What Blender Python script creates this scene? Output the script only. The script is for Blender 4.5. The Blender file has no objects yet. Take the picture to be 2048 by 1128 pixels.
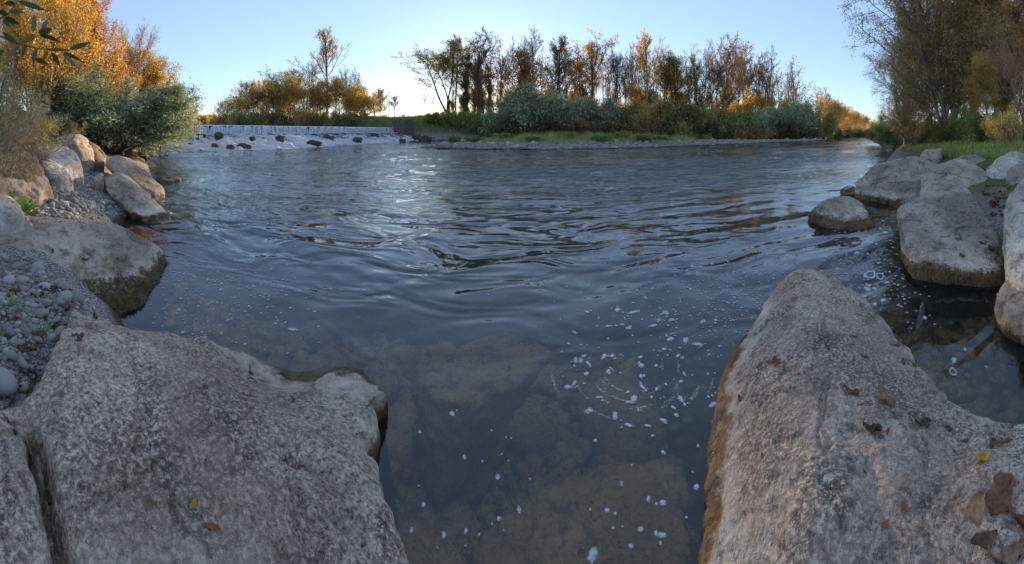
import bpy, bmesh, math, random
import numpy as np
from mathutils import Vector
from mathutils.bvhtree import BVHTree

scene = bpy.context.scene
COL = scene.collection

# ------------------------------------------------------------------ camera
EYE = 1.7            # eye height above the pool's water
YH = 263.0           # horizon row in the 2048 x 1128 photograph
R = 733.0            # pixels per radian of the cylindrical panorama
cam_data = bpy.data.cameras.new('camera')
cam = bpy.data.objects.new('camera', cam_data)
COL.objects.link(cam)
cam.location = (0, 0, EYE)
cam.rotation_euler = (math.radians(90), 0, 0)
cam_data.type = 'PANO'
cam_data.panorama_type = 'CENTRAL_CYLINDRICAL'
cam_data.central_cylindrical_range_u_min = -1024 / R
cam_data.central_cylindrical_range_u_max = 1024 / R
cam_data.central_cylindrical_range_v_min = -(1128 - YH) / R
cam_data.central_cylindrical_range_v_max = YH / R
cam_data.central_cylindrical_radius = 1.0
cam_data.clip_start = 0.02
cam_data.clip_end = 5000
scene.camera = cam

# ------------------------------------------------------------------ world and sun
SUN_AZ = -0.08                    # radians, clockwise from +Y
SUN_EL = math.radians(7.0)
world = bpy.data.worlds.new('World')
scene.world = world
world.use_nodes = True
wn = world.node_tree
for n in list(wn.nodes):
    wn.nodes.remove(n)
sky = wn.nodes.new('ShaderNodeTexSky')
sky.sky_type = 'NISHITA'
sky.sun_disc = False
sky.sun_elevation = SUN_EL
sky.sun_rotation = SUN_AZ
sky.altitude = 500
sky.air_density = 1.0
sky.dust_density = 0.18
sky.ozone_density = 2.0
bg = wn.nodes.new('ShaderNodeBackground')
bg.inputs['Strength'].default_value = 0.15
wo = wn.nodes.new('ShaderNodeOutputWorld')
ma = wn.nodes.new('ShaderNodeVectorMath'); ma.operation = 'MULTIPLY_ADD'      # clear sky scaled down, plus an even blue base added to brighten the shade
ma.inputs[1].default_value = (0.40, 0.42, 0.46)
ma.inputs[2].default_value = (0.73, 0.95, 1.44)
wn.links.new(sky.outputs['Color'], ma.inputs[0])
wn.links.new(ma.outputs[0], bg.inputs['Color'])
wn.links.new(bg.outputs['Background'], wo.inputs['Surface'])

sun_data = bpy.data.lights.new('sun', 'SUN')
sun_data.energy = 5.0
sun_data.angle = math.radians(0.6)
sun_data.color = (1.0, 0.74, 0.45)
sun = bpy.data.objects.new('sun', sun_data)
COL.objects.link(sun)
sun.location = (0, 0, 60)
_sd = Vector((math.sin(SUN_AZ) * math.cos(SUN_EL), math.cos(SUN_AZ) * math.cos(SUN_EL), math.sin(SUN_EL)))
sun.rotation_euler = _sd.to_track_quat('Z', 'Y').to_euler()

scene.view_settings.view_transform = 'Standard'
scene.view_settings.look = 'None'
scene.view_settings.gamma = 1.0
scene.view_settings.use_curve_mapping = False
scene.view_settings.exposure = 1.36
scene.cycles.max_bounces = 6
scene.cycles.transparent_max_bounces = 12
scene.cycles.use_denoising = True

# ------------------------------------------------------------------ helpers: pixels to places
def P(px, py, d):
    a = (px - 1024) / R
    return np.array([d * math.sin(a), d * math.cos(a), EYE - (py - YH) / R * d])
def G(px, py, z):
    return P(px, py, (EYE - z) * R / (py - YH))
def XY(px, d):
    a = (px - 1024) / R
    return d * math.sin(a), d * math.cos(a)
def sstep(x, a, b):
    t = np.clip((np.asarray(x, float) - a) / (b - a), 0, 1)
    return t * t * (3 - 2 * t)

# ------------------------------------------------------------------ helpers: noise
def _hash(ix, iy, iz, seed):
    with np.errstate(over='ignore'):
        h = (ix.astype(np.int64) * 374761393 + iy.astype(np.int64) * 668265263 + iz.astype(np.int64) * 2147483647 + seed * 974711) & 0xFFFFFFFF
        h = ((h ^ (h >> 13)) * 1274126177) & 0xFFFFFFFF
        h = (h ^ (h >> 16)) & 0xFFFFFFFF
    return h.astype(float) / 0xFFFFFFFF
def vnoise(p, seed=0):
    p = np.asarray(p, float)
    i = np.floor(p); f = p - i; f = f * f * (3 - 2 * f); i = i.astype(np.int64)
    out = 0
    for dx in (0, 1):
        for dy in (0, 1):
            for dz in (0, 1):
                w = (f[:, 0] if dx else 1 - f[:, 0]) * (f[:, 1] if dy else 1 - f[:, 1]) * (f[:, 2] if dz else 1 - f[:, 2])
                out = out + w * _hash(i[:, 0] + dx, i[:, 1] + dy, i[:, 2] + dz, seed)
    return out * 2 - 1
def fbm(p, octaves=4, seed=0, gain=0.5):
    p = np.asarray(p, float); a = 1.0; s = 0; f = 1.0
    for o in range(octaves):
        s = s + a * vnoise(p * f + o * 17.3, seed + o); a *= gain; f *= 2.03
    return s
def fbm2(x, y, octaves=4, seed=0, gain=0.5):
    sh = np.shape(x)
    p = np.stack([np.ravel(x), np.ravel(y), np.zeros(np.size(x))], 1)
    return fbm(p, octaves, seed, gain).reshape(sh)

# ------------------------------------------------------------------ helpers: meshes and objects
def mesh_from(name, V, faces, mat=None, smooth=True, mats=None, midx=None):
    V = np.asarray(V, np.float32)
    if not isinstance(faces, (list, tuple)):
        faces = [faces]
    faces = [np.asarray(f, np.int32) for f in faces if len(f)]
    me = bpy.data.meshes.new(name)
    me.vertices.add(len(V)); me.vertices.foreach_set('co', V.ravel())
    nl = sum(f.size for f in faces); npoly = sum(len(f) for f in faces)
    me.loops.add(nl); me.loops.foreach_set('vertex_index', np.concatenate([f.ravel() for f in faces]))
    me.polygons.add(npoly)
    starts = []; tot = 0
    for f in faces:
        k = f.shape[1]
        starts.append(np.arange(len(f)) * k + tot); tot += f.size
    me.polygons.foreach_set('loop_start', np.concatenate(starts).astype(np.int32))
    if smooth:
        me.polygons.foreach_set('use_smooth', np.ones(npoly, bool))
    for m in ([mat] if mats is None else mats):
        if m is not None:
            me.materials.append(m)
    if midx is not None:
        me.polygons.foreach_set('material_index', np.asarray(midx, np.int32))
    me.update(calc_edges=True)
    return me
def attr(me, name, values):
    a = me.attributes.new(name, 'FLOAT', 'POINT')
    a.data.foreach_set('value', np.asarray(values, np.float32))
def tag(o, label=None, cat=None, group=None, kind=None):
    if label: o['label'] = label
    if cat: o['category'] = cat
    if group: o['group'] = group
    if kind: o['kind'] = kind
    return o
def link(name, me, loc=(0, 0, 0), parent=None, label=None, cat=None, group=None, kind=None, rot=None, scale=None):
    o = bpy.data.objects.new(name, me)
    COL.objects.link(o)
    o.location = tuple(float(c) for c in loc)
    if rot is not None: o.rotation_euler = rot
    if scale is not None: o.scale = scale
    if parent is not None: o.parent = parent
    return tag(o, label, cat, group, kind)
def grid_faces(n, m, wrap=False):
    i = np.arange(n - 1)[:, None]; j = np.arange(m if wrap else m - 1)[None, :]
    j2 = (j + 1) % m
    return np.stack([i * m + j, i * m + j2, (i + 1) * m + j2, (i + 1) * m + j], -1).reshape(-1, 4)
_ico = {}
def ico(sub):
    if sub not in _ico:
        bm = bmesh.new(); bmesh.ops.create_icosphere(bm, subdivisions=sub, radius=1.0)
        V = np.array([v.co[:] for v in bm.verts]); F = np.array([[v.index for v in f.verts] for f in bm.faces])
        bm.free(); _ico[sub] = (V, F)
    return _ico[sub]

# ------------------------------------------------------------------ helpers: materials
class NT:
    def __init__(s, name):
        s.m = bpy.data.materials.new(name); s.m.use_nodes = True
        s.t = s.m.node_tree
        for n in list(s.t.nodes): s.t.nodes.remove(n)
        s.out = s.t.nodes.new('ShaderNodeOutputMaterial')
    def n(s, typ, ins=None, **kw):
        nd = s.t.nodes.new('ShaderNode' + typ)
        for k, v in kw.items(): setattr(nd, k, v)
        for k, v in (ins or {}).items():
            sock = nd.inputs[k]
            if isinstance(v, bpy.types.NodeSocket): s.t.links.new(v, sock)
            else: sock.default_value = v
        return nd
    def math(s, op, a, b=0.0, clamp=False):
        nd = s.n('Math', {0: a, 1: b}, operation=op); nd.use_clamp = clamp
        return nd.outputs[0]
    def ramp(s, fac, stops, interp='LINEAR'):
        nd = s.n('ValToRGB', {'Fac': fac}); cr = nd.color_ramp; cr.interpolation = interp
        while len(cr.elements) < len(stops): cr.elements.new(0.5)
        for e, (p, c) in zip(cr.elements, stops):
            e.position = p; e.color = (*c, 1) if len(c) == 3 else c
        return nd.outputs['Color']
    def mix(s, fac, a, b, mode='MIX'):
        nd = s.n('Mix', {'Factor': fac}, data_type='RGBA', blend_type=mode)
        for k, v in ((6, a), (7, b)):
            if isinstance(v, bpy.types.NodeSocket): s.t.links.new(v, nd.inputs[k])
            else: nd.inputs[k].default_value = (*v, 1)
        return nd.outputs[2]
    def smooth(s, v, a, b):
        nd = s.n('MapRange', {'Value': v, 'From Min': a, 'From Max': b}, interpolation_type='SMOOTHSTEP')
        return nd.outputs['Result']
    def noise(s, vec, scale, detail=4.0, rough=0.55, dist=0.0):
        return s.n('TexNoise', {'Vector': vec, 'Scale': scale, 'Detail': detail, 'Roughness': rough, 'Distortion': dist}).outputs['Fac']
    def surface(s, sh):
        s.t.links.new(sh, s.out.inputs['Surface']); return s.m
def pos_of(t):
    return t.n('NewGeometry').outputs['Position']

def leaf_mat(name, cols, trans=0.5, vary=0.35, mode='island'):
    t = NT(name)
    g = t.n('NewGeometry'); oi = t.n('ObjectInfo')
    r = g.outputs['Random Per Island']
    k = len(cols)
    c = t.ramp(r, [(i / max(1, k - 1), cc) for i, cc in enumerate(cols)])
    big = t.noise(g.outputs['Position'], 0.9, 2.0)
    val = t.math('ADD', t.math('MULTIPLY', big, 1.1), 0.45)
    val = t.math('MULTIPLY', val, t.math('ADD', t.math('MULTIPLY', oi.outputs['Random'], vary), 1 - vary * 0.5))
    hsv = t.n('HueSaturation', {'Color': c, 'Value': val, 'Hue': t.math('ADD', t.math('MULTIPLY', oi.outputs['Random'], 0.03), 0.485)})
    col = hsv.outputs['Color']
    d = t.n('BsdfDiffuse', {'Color': col}); tr = t.n('BsdfTranslucent', {'Color': col})
    gl = t.n('BsdfGlossy', {'Color': (0.9, 0.95, 1, 1), 'Roughness': 0.45})
    m1 = t.n('MixShader', {0: trans, 1: d.outputs[0], 2: tr.outputs[0]})
    m2 = t.n('MixShader', {0: 0.05, 1: m1.outputs[0], 2: gl.outputs[0]})
    return t.surface(m2.outputs[0])
def bark_mat(name, c1, c2):
    t = NT(name); p = pos_of(t)
    f = t.noise(p, 3.0, 5.0)
    c = t.ramp(f, [(0.3, c1), (0.7, c2)])
    b = t.n('BsdfPrincipled', {'Base Color': c, 'Roughness': 0.9})
    return t.surface(b.outputs[0])

def rock_mat(name, c1, c2, dark=(0.05, 0.045, 0.04), light=(0.5, 0.48, 0.45), speck=40.0, speck_amt=0.5, wet=True, algae=(0.16, 0.09, 0.025), band=0.10, pale=0.3, pink=0.0, moss=0.0, bump=1.0, hatch=0.0):
    t = NT(name); p = pos_of(t)
    g = t.n('NewGeometry')
    big = t.noise(p, 1.7, 6.0, 0.6)
    c = t.ramp(big, [(0.33, c1), (0.66, c2)])
    if pink > 0:
        pk = t.smooth(t.noise(p, 2.6, 3.0, 0.6, 0.5), 0.48, 0.68)
        c = t.mix(t.math('MULTIPLY', pk, pink * 0.6), c, (0.34, 0.235, 0.18))
    st = t.smooth(t.noise(p, 4.5, 5.0, 0.65, 0.8), 0.52, 0.72)
    c = t.mix(t.math('MULTIPLY', st, 0.85), c, dark)
    br0 = t.smooth(t.noise(p, 6.5, 6.0, 0.7, 0.4), 0.50, 0.66)
    c = t.mix(t.math('MULTIPLY', br0, 0.72), c, (0.10, 0.08, 0.067))
    s1 = t.noise(p, speck, 5.0, 0.75)
    patch = t.smooth(t.noise(p, 2.1, 2.0, 0.5, 0.3), 0.38, 0.62)
    amt = t.math('MULTIPLY', t.math('ADD', t.math('MULTIPLY', patch, 0.45), 0.5), speck_amt)
    c = t.mix(t.math('MULTIPLY', t.smooth(s1, 0.51, 0.60), amt), c, light)
    c = t.mix(t.math('MULTIPLY', t.smooth(s1, 0.48, 0.39), amt), c, dark)
    s2 = t.noise(p, speck * 3.1, 2.0, 0.6)
    c = t.mix(t.math('MULTIPLY', t.smooth(s2, 0.56, 0.70), t.math('MULTIPLY', amt, 0.7)), c, light)
    pits = t.smooth(t.noise(p, speck * 0.8, 1.0, 0.5, 1.2), 0.34, 0.26)
    c = t.mix(t.math('MULTIPLY', pits, 0.55), c, dark)
    lich = t.smooth(t.noise(p, 13.0, 3.0, 0.6), 0.68, 0.73)
    c = t.mix(t.math('MULTIPLY', lich, 0.45), c, (0.5, 0.5, 0.46))
    rough = 0.88
    sep = t.n('SeparateXYZ', {0: p}); z = sep.outputs['Z']
    if moss > 0:
        up = t.smooth(t.noise(p, 3.0, 4.0, 0.6), 0.47, 0.62)
        mz = t.smooth(z, 0.55, 0.1)
        c = t.mix(t.math('MULTIPLY', t.math('MULTIPLY', up, mz), moss), c, (0.10, 0.085, 0.02))
    if wet:
        zn = t.math('ADD', z, t.math('MULTIPLY', t.math('SUBTRACT', t.noise(p, 4.0, 8.0, 0.7), 0.5), 0.30))
        c = t.mix(t.math('MULTIPLY', t.math('MULTIPLY', t.smooth(zn, band + 0.14, band + 0.04), pale), t.smooth(t.noise(p, 9.0, 4.0), 0.3, 0.6)), c, (0.66, 0.62, 0.56))
        al = t.ramp(t.noise(p, 22.0, 6.0, 0.7), [(0.30, (algae[0] * 0.25, algae[1] * 0.28, algae[2] * 0.4)), (0.5, algae), (0.72, (algae[0] * 1.7, algae[1] * 1.6, algae[2] * 1.5))])
        al = t.mix(t.smooth(t.noise(p, 5.5, 4.0, 0.6), 0.46, 0.62), al, (0.035, 0.03, 0.014))
        c = t.mix(t.smooth(zn, band + 0.03, band - 0.035), c, al)
        c = t.mix(t.smooth(zn, 0.035, 0.0), c, (0.03, 0.026, 0.014))
        rough = t.n('MapRange', {'Value': zn, 'From Min': 0.0, 'From Max': band, 'To Min': 0.35, 'To Max': 0.88}).outputs['Result']
    tone = t.ramp(t.noise(p, 0.85, 4.0, 0.6, 0.6), [(0.32, (0.66, 0.64, 0.62)), (0.5, (1.0, 1.0, 1.0)), (0.68, (1.25, 1.25, 1.25))])      # old weathering and lichen film
    c = t.mix(1.0, c, tone, 'MULTIPLY')
    c = t.mix(1.0, c, (1.10, 1.0, 0.86), 'MULTIPLY')
    h = t.math('ADD', t.math('MULTIPLY', t.noise(p, 9.0, 6.0, 0.65), 0.07), t.math('MULTIPLY', s1, 0.006))
    h = t.math('SUBTRACT', h, t.math('MULTIPLY', pits, 0.006))
    vc = t.n('TexVoronoi', {'Vector': t.n('Vectormath' if False else 'VectorMath', {0: p, 1: t.n('TexNoise', {'Vector': p, 'Scale': 2.0, 'Detail': 3.0}).outputs['Color']}, operation='ADD').outputs[0], 'Scale': 2.3}, feature='DISTANCE_TO_EDGE').outputs['Distance']
    crack = t.smooth(vc, 0.018, 0.0)
    crack = t.math('MULTIPLY', crack, t.smooth(t.noise(p, 1.3, 2.0), 0.52, 0.6))
    h = t.math('SUBTRACT', h, t.math('MULTIPLY', crack, 0.004))
    bp = t.n('Bump', {'Height': h, 'Distance': 1.0, 'Strength': 1.0 * bump})
    b = t.n('BsdfPrincipled', {'Base Color': c, 'Roughness': rough, 'Normal': bp.outputs[0], 'Specular IOR Level': 0.35})
    return t.surface(b.outputs[0])

MAT = {}
# grey-brown granite slabs, warm boulders, blue-white blocks
MAT['slab'] = rock_mat('granite_slab', (0.22, 0.165, 0.13), (0.43, 0.36, 0.31), dark=(0.06, 0.045, 0.038), light=(0.68, 0.61, 0.54), speck=46, speck_amt=0.85, algae=(0.17, 0.095, 0.03), band=0.095, pale=0.75, pink=0.35)
MAT['slab2'] = rock_mat('granite_slab_pale', (0.26, 0.205, 0.17), (0.52, 0.45, 0.40), dark=(0.075, 0.055, 0.046), light=(0.76, 0.70, 0.63), speck=50, speck_amt=0.85, algae=(0.22, 0.115, 0.028), band=0.095, pale=0.8, pink=0.55)
MAT['warm'] = rock_mat('warm_grey_rock', (0.30, 0.25, 0.20), (0.52, 0.46, 0.39), speck=30, speck_amt=0.35, algae=(0.17, 0.11, 0.03), band=0.11, pale=0.5, moss=0.7)
MAT['grey'] = rock_mat('pitted_grey_rock', (0.26, 0.23, 0.20), (0.46, 0.42, 0.37), speck=26, speck_amt=0.45, algae=(0.19, 0.115, 0.035), band=0.15, pale=0.75)
MAT['tan'] = rock_mat('tan_rock', (0.25, 0.22, 0.185), (0.40, 0.365, 0.32), speck=24, speck_amt=0.25, band=0.05, pale=0.1)
MAT['blue'] = rock_mat('blue_white_rock', (0.40, 0.39, 0.38), (0.58, 0.575, 0.56), dark=(0.13, 0.13, 0.13), light=(0.6, 0.6, 0.6), speck=28, speck_amt=0.4, band=0.05, pale=0.1)
MAT['brown'] = rock_mat('brown_rock', (0.12, 0.085, 0.055), (0.22, 0.165, 0.115), speck=22, speck_amt=0.3, band=0.05, pale=0.1)
MAT['wetdark'] = rock_mat('wet_dark_rock', (0.03, 0.026, 0.02), (0.08, 0.06, 0.04), light=(0.2, 0.17, 0.12), speck=12, speck_amt=0.3, wet=False)
MAT['ochre'] = rock_mat('ochre_mossy_rock', (0.10, 0.07, 0.025), (0.24, 0.16, 0.05), speck=12, speck_amt=0.3, wet=False)
MAT['sunk'] = rock_mat('algae_covered_sunken_rock', (0.34, 0.22, 0.08), (0.64, 0.45, 0.19), dark=(0.09, 0.065, 0.03), light=(0.5, 0.4, 0.22), speck=30, speck_amt=0.5, wet=False)

def ground_mat():
    t = NT('bank_ground'); p = pos_of(t)
    gr = t.n('Attribute', attribute_name='grass').outputs['Fac']
    gv = t.n('Attribute', attribute_name='gravel').outputs['Fac']
    soil = t.ramp(t.noise(p, 1.2, 6.0), [(0.3, (0.075, 0.05, 0.03)), (0.7, (0.16, 0.115, 0.07))])
    grass = t.ramp(t.noise(p, 0.8, 6.0), [(0.3, (0.045, 0.065, 0.015)), (0.55, (0.09, 0.11, 0.025)), (0.75, (0.17, 0.15, 0.05))])
    v = t.n('TexVoronoi', {'Vector': p, 'Scale': 48.0})
    bw = t.n('RGBToBW', {0: v.outputs['Color']}).outputs[0]
    grav = t.ramp(bw, [(0.1, (0.20, 0.18, 0.155)), (0.5, (0.36, 0.33, 0.285)), (0.9, (0.55, 0.52, 0.47))])
    gd = t.smooth(v.outputs['Distance'], 0.25, 0.75)
    grav = t.mix(t.math('MULTIPLY', gd, 0.75), grav, (0.05, 0.045, 0.04))
    z = t.n('SeparateXYZ', {0: p}).outputs['Z']
    zn = t.math('ADD', z, t.math('MULTIPLY', t.math('SUBTRACT', t.noise(p, 4.0, 4.0), 0.5), 0.12))
    c = t.mix(gv, soil, grav)
    c = t.mix(t.smooth(zn, 0.14, 0.04), c, (0.085, 0.048, 0.022))
    c = t.mix(gr, c, grass)
    bed = t.ramp(t.noise(p, 5.0, 6.0, 0.65), [(0.3, (0.03, 0.026, 0.014)), (0.5, (0.09, 0.075, 0.034)), (0.72, (0.20, 0.165, 0.08))])
    vb = t.n('TexVoronoi', {'Vector': p, 'Scale': 6.0})
    bwb = t.n('RGBToBW', {0: vb.outputs['Color']}).outputs[0]
    bed = t.mix(t.math('MULTIPLY', t.smooth(vb.outputs['Distance'], 0.5, 0.1), t.smooth(bwb, 0.45, 0.9)), bed, (0.30, 0.29, 0.14))
    c = t.mix(t.smooth(z, 0.02, -0.12), c, bed)
    h = t.math('ADD', t.math('MULTIPLY', t.math('MULTIPLY', v.outputs['Distance'], gv), -0.03), t.math('MULTIPLY', t.noise(p, 6.0, 6.0), 0.06))
    bp = t.n('Bump', {'Height': h, 'Distance': 1.0, 'Strength': 0.6})
    b = t.n('BsdfPrincipled', {'Base Color': c, 'Roughness': 0.9, 'Normal': bp.outputs[0], 'Specular IOR Level': 0.3})
    return t.surface(b.outputs[0])
MAT['ground'] = ground_mat()

def water_mat(name, body=(0.022, 0.085, 0.105), turbid=0.03, tint=(0.89, 0.87, 0.76), foam=False):
    t = NT(name); p = pos_of(t)
    amp = t.n('Attribute', attribute_name='amp').outputs['Fac']
    mp = t.n('Mapping', {'Vector': p, 'Scale': (0.75, 1.25, 1.0), 'Rotation': (0, 0, 0.12)}).outputs[0]
    n1 = t.noise(mp, 1.1, 2.0, 0.5, 0.9)
    n2 = t.noise(mp, 3.6, 3.0, 0.55, 0.7)
    n3 = t.noise(mp, 11.0, 2.0, 0.5, 0.4)
    fine = t.n('Attribute', attribute_name='fine').outputs['Fac']
    rd = t.n('TexNoise', {'Vector': mp, 'Scale': 0.7, 'Detail': 2.0, 'Roughness': 0.45, 'Distortion': 1.1}, noise_type='RIDGED_MULTIFRACTAL').outputs['Fac']
    h = t.math('ADD', t.math('MULTIPLY', n1, 0.20), t.math('MULTIPLY', rd, 0.05))
    h = t.math('MULTIPLY', h, amp)
    h2 = t.math('ADD', t.math('MULTIPLY', n2, 0.085), t.math('MULTIPLY', n3, 0.011))
    h = t.math('ADD', h, t.math('MULTIPLY', h2, fine))
    bp = t.n('Bump', {'Height': h, 'Distance': 1.0, 'Strength': 1.0})
    nm = bp.outputs[0]
    fr = t.n('Fresnel', {'IOR': 1.55, 'Normal': nm}).outputs[0]
    tr = t.n('BsdfTransparent', {'Color': (*tint, 1)})
    df = t.n('BsdfDiffuse', {'Color': (*body, 1), 'Normal': nm})
    air = t.math('ADD', t.math('MULTIPLY', amp, 0.30), turbid, True)      # broken water carries air and silt
    under = t.n('MixShader', {0: air, 1: tr.outputs[0], 2: df.outputs[0]})
    gl = t.n('BsdfGlossy', {'Color': (1, 1, 1, 1), 'Roughness': 0.02, 'Normal': nm})
    sh = t.n('MixShader', {0: fr, 1: under.outputs[0], 2: gl.outputs[0]})
    return t.surface(sh.outputs[0])
MAT['water'] = water_mat('river_water')

def rapids_mat():
    t = NT('white_water'); p = pos_of(t)
    mp = t.n('Mapping', {'Vector': p, 'Scale': (0.55, 1.3, 1.0), 'Rotation': (0, 0, 0.25)}).outputs[0]
    n1 = t.noise(mp, 0.9, 5.0, 0.62, 0.6)
    n2 = t.noise(mp, 4.0, 4.0, 0.6, 0.5)
    w = t.n('Attribute', attribute_name='foam').outputs['Fac']
    f = t.math('ADD', t.math('ADD', t.math('MULTIPLY', n1, 0.9), t.math('MULTIPLY', n2, 0.45)), t.math('MULTIPLY', w, 0.5))
    f = t.smooth(f, 0.78, 0.94)
    foam = t.n('BsdfDiffuse', {'Color': (0.92, 0.92, 0.92, 1)})
    ft = t.n('BsdfTranslucent', {'Color': (0.92, 0.92, 0.92, 1)})
    fm = t.n('MixShader', {0: 0.5, 1: foam.outputs[0], 2: ft.outputs[0]})
    dk = t.mix(t.noise(mp, 2.0, 4.0), (0.03, 0.035, 0.03), (0.10, 0.085, 0.055))
    bp = t.n('Bump', {'Height': t.math('ADD', n1, t.math('MULTIPLY', n2, 0.3)), 'Distance': 0.45, 'Strength': 1.0})
    wt = t.n('BsdfPrincipled', {'Base Color': dk, 'Roughness': 0.15, 'Normal': bp.outputs[0]})
    sh = t.n('MixShader', {0: f, 1: wt.outputs[0], 2: fm.outputs[0]})
    return t.surface(sh.outputs[0])
MAT['rapids'] = rapids_mat()

def strand_mat():
    t = NT('falling_water'); p = pos_of(t)
    mp = t.n('Mapping', {'Vector': p, 'Scale': (0.3, 5.0, 0.35)}).outputs[0]
    n = t.noise(mp, 1.6, 4.0, 0.6)
    a = t.smooth(n, 0.30, 0.62)
    d = t.n('BsdfDiffuse', {'Color': (0.86, 0.90, 0.95, 1)}); tl = t.n('BsdfTranslucent', {'Color': (0.86, 0.90, 0.95, 1)})
    m = t.n('MixShader', {0: 0.4, 1: d.outputs[0], 2: tl.outputs[0]})
    gl = t.n('BsdfGlossy', {'Roughness': 0.2})
    m2 = t.n('MixShader', {0: 0.12, 1: m.outputs[0], 2: gl.outputs[0]})
    tr = t.n('BsdfTransparent', {'Color': (0.75, 0.8, 0.85, 1)})
    sh = t.n('MixShader', {0: t.math('ADD', t.math('MULTIPLY', a, 0.6), 0.4), 1: tr.outputs[0], 2: m2.outputs[0]})
    return t.surface(sh.outputs[0])
MAT['strand'] = strand_mat()
def plain(name, c1, c2, scale=8.0, rough=0.85, trans=0.0, spec=0.3, island=False):
    t = NT(name); p = pos_of(t)
    f = t.n('NewGeometry').outputs['Random Per Island'] if island else t.noise(p, scale, 5.0, 0.6)
    c = t.ramp(f, [(0.0 if island else 0.3, c1), (1.0 if island else 0.7, c2)])
    if island:
        c = t.mix(t.math('MULTIPLY', t.noise(p, scale, 3.0), 0.7), c, (c1[0] * 0.5, c1[1] * 0.5, c1[2] * 0.5))
    b = t.n('BsdfPrincipled', {'Base Color': c, 'Roughness': rough, 'Specular IOR Level': spec})
    if trans:
        tl = t.n('BsdfTranslucent', {'Color': c})
        return t.surface(t.n('MixShader', {0: trans, 1: b.outputs[0], 2: tl.outputs[0]}).outputs[0])
    return t.surface(b.outputs[0])
MAT['concrete'] = plain('wet_dark_concrete', (0.025, 0.025, 0.022), (0.07, 0.065, 0.055), 2.0, 0.6)
MAT['foam'] = plain('river_foam', (0.40, 0.44, 0.50), (0.60, 0.64, 0.68), 60.0, 0.8, 0.2)
def foam_mat():
    t = NT('river_foam_soft'); p = pos_of(t)
    core = t.n('Attribute', attribute_name='core').outputs['Fac']
    n = t.noise(p, 55.0, 4.0, 0.7)
    a = t.smooth(t.math('ADD', core, t.math('MULTIPLY', t.math('SUBTRACT', n, 0.5), 2.0)), 0.05, 1.0)
    d = t.n('BsdfDiffuse', {'Color': (0.66, 0.70, 0.74, 1)})
    tr = t.n('BsdfTransparent')
    return t.surface(t.n('MixShader', {0: t.math('MULTIPLY', a, 0.72), 1: tr.outputs[0], 2: d.outputs[0]}).outputs[0])
MAT['foamsoft'] = foam_mat()
MAT['crest'] = plain('crest_water', (0.6, 0.66, 0.74), (0.75, 0.8, 0.86), 3.0, 0.3)
MAT['wallstone'] = plain('abutment_stone', (0.09, 0.075, 0.06), (0.20, 0.17, 0.14), 3.0)
MAT['mortar'] = plain('abutment_mortar', (0.06, 0.055, 0.05), (0.10, 0.09, 0.08), 5.0)
MAT['pole'] = plain('weathered_pole_wood', (0.12, 0.09, 0.06), (0.2, 0.16, 0.12), 3.0)
def pebble_mat():
    t = NT('river_pebble'); p = pos_of(t)
    g = t.n('NewGeometry'); oi = t.n('ObjectInfo')
    r = t.math('FRACT', t.math('ADD', g.outputs['Random Per Island'], oi.outputs['Random']))
    c = t.ramp(r, [(0, (0.118, 0.104, 0.089)), (0.2, (0.252, 0.229, 0.2)), (0.4, (0.311, 0.281, 0.229)), (0.55, (0.185, 0.192, 0.185)), (0.72, (0.407, 0.377, 0.333)), (0.88, (0.459, 0.444, 0.414)), (1, (0.222, 0.148, 0.096))])
    c = t.mix(t.math('MULTIPLY', t.noise(p, 90.0, 4.0), 0.5), c, (0.12, 0.115, 0.105))
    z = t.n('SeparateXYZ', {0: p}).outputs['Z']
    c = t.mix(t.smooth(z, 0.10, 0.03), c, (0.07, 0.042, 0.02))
    b = t.n('BsdfPrincipled', {'Base Color': c, 'Roughness': 0.75})
    return t.surface(b.outputs[0])
MAT['pebble'] = pebble_mat()
MAT['bark'] = bark_mat('grey_brown_bark', (0.14, 0.11, 0.085), (0.30, 0.25, 0.20))
MAT['bark_dark'] = bark_mat('dark_bark', (0.03, 0.025, 0.02), (0.075, 0.06, 0.048))
MAT['bark_orange'] = bark_mat('reddish_twig_bark', (0.19, 0.11, 0.065), (0.36, 0.22, 0.13))
MAT['bark_pale'] = bark_mat('pale_bark', (0.16, 0.14, 0.115), (0.30, 0.26, 0.21))
MAT['gold'] = leaf_mat('golden_leaves', [(0.60, 0.34, 0.03), (0.70, 0.46, 0.06), (0.46, 0.26, 0.03), (0.38, 0.34, 0.05)])
MAT['orange'] = leaf_mat('orange_leaves', [(0.64, 0.32, 0.04), (0.70, 0.44, 0.06), (0.52, 0.22, 0.04), (0.52, 0.38, 0.06)])
MAT['yellow'] = leaf_mat('yellow_leaves', [(0.74, 0.50, 0.04), (0.66, 0.38, 0.03), (0.58, 0.46, 0.06)])
MAT['olive'] = leaf_mat('olive_leaves', [(0.24, 0.24, 0.06), (0.432, 0.348, 0.072), (0.168, 0.192, 0.048), (0.6, 0.408, 0.06)])
MAT['willow'] = leaf_mat('grey_green_willow_leaves', [(0.23, 0.287, 0.144), (0.368, 0.414, 0.23), (0.167, 0.218, 0.103), (0.46, 0.483, 0.287)], 0.25)
MAT['green'] = leaf_mat('green_leaves', [(0.12, 0.192, 0.042), (0.228, 0.288, 0.06), (0.36, 0.336, 0.072)])
MAT['dark'] = leaf_mat('dark_ivy_leaves', [(0.058, 0.074, 0.027), (0.137, 0.117, 0.039), (0.234, 0.156, 0.049)], 0.3)
MAT['brown'] = MAT['brown']
MAT['rust'] = leaf_mat('russet_leaves', [(0.40, 0.20, 0.06), (0.52, 0.28, 0.07), (0.28, 0.15, 0.06), (0.40, 0.32, 0.10)])
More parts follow.
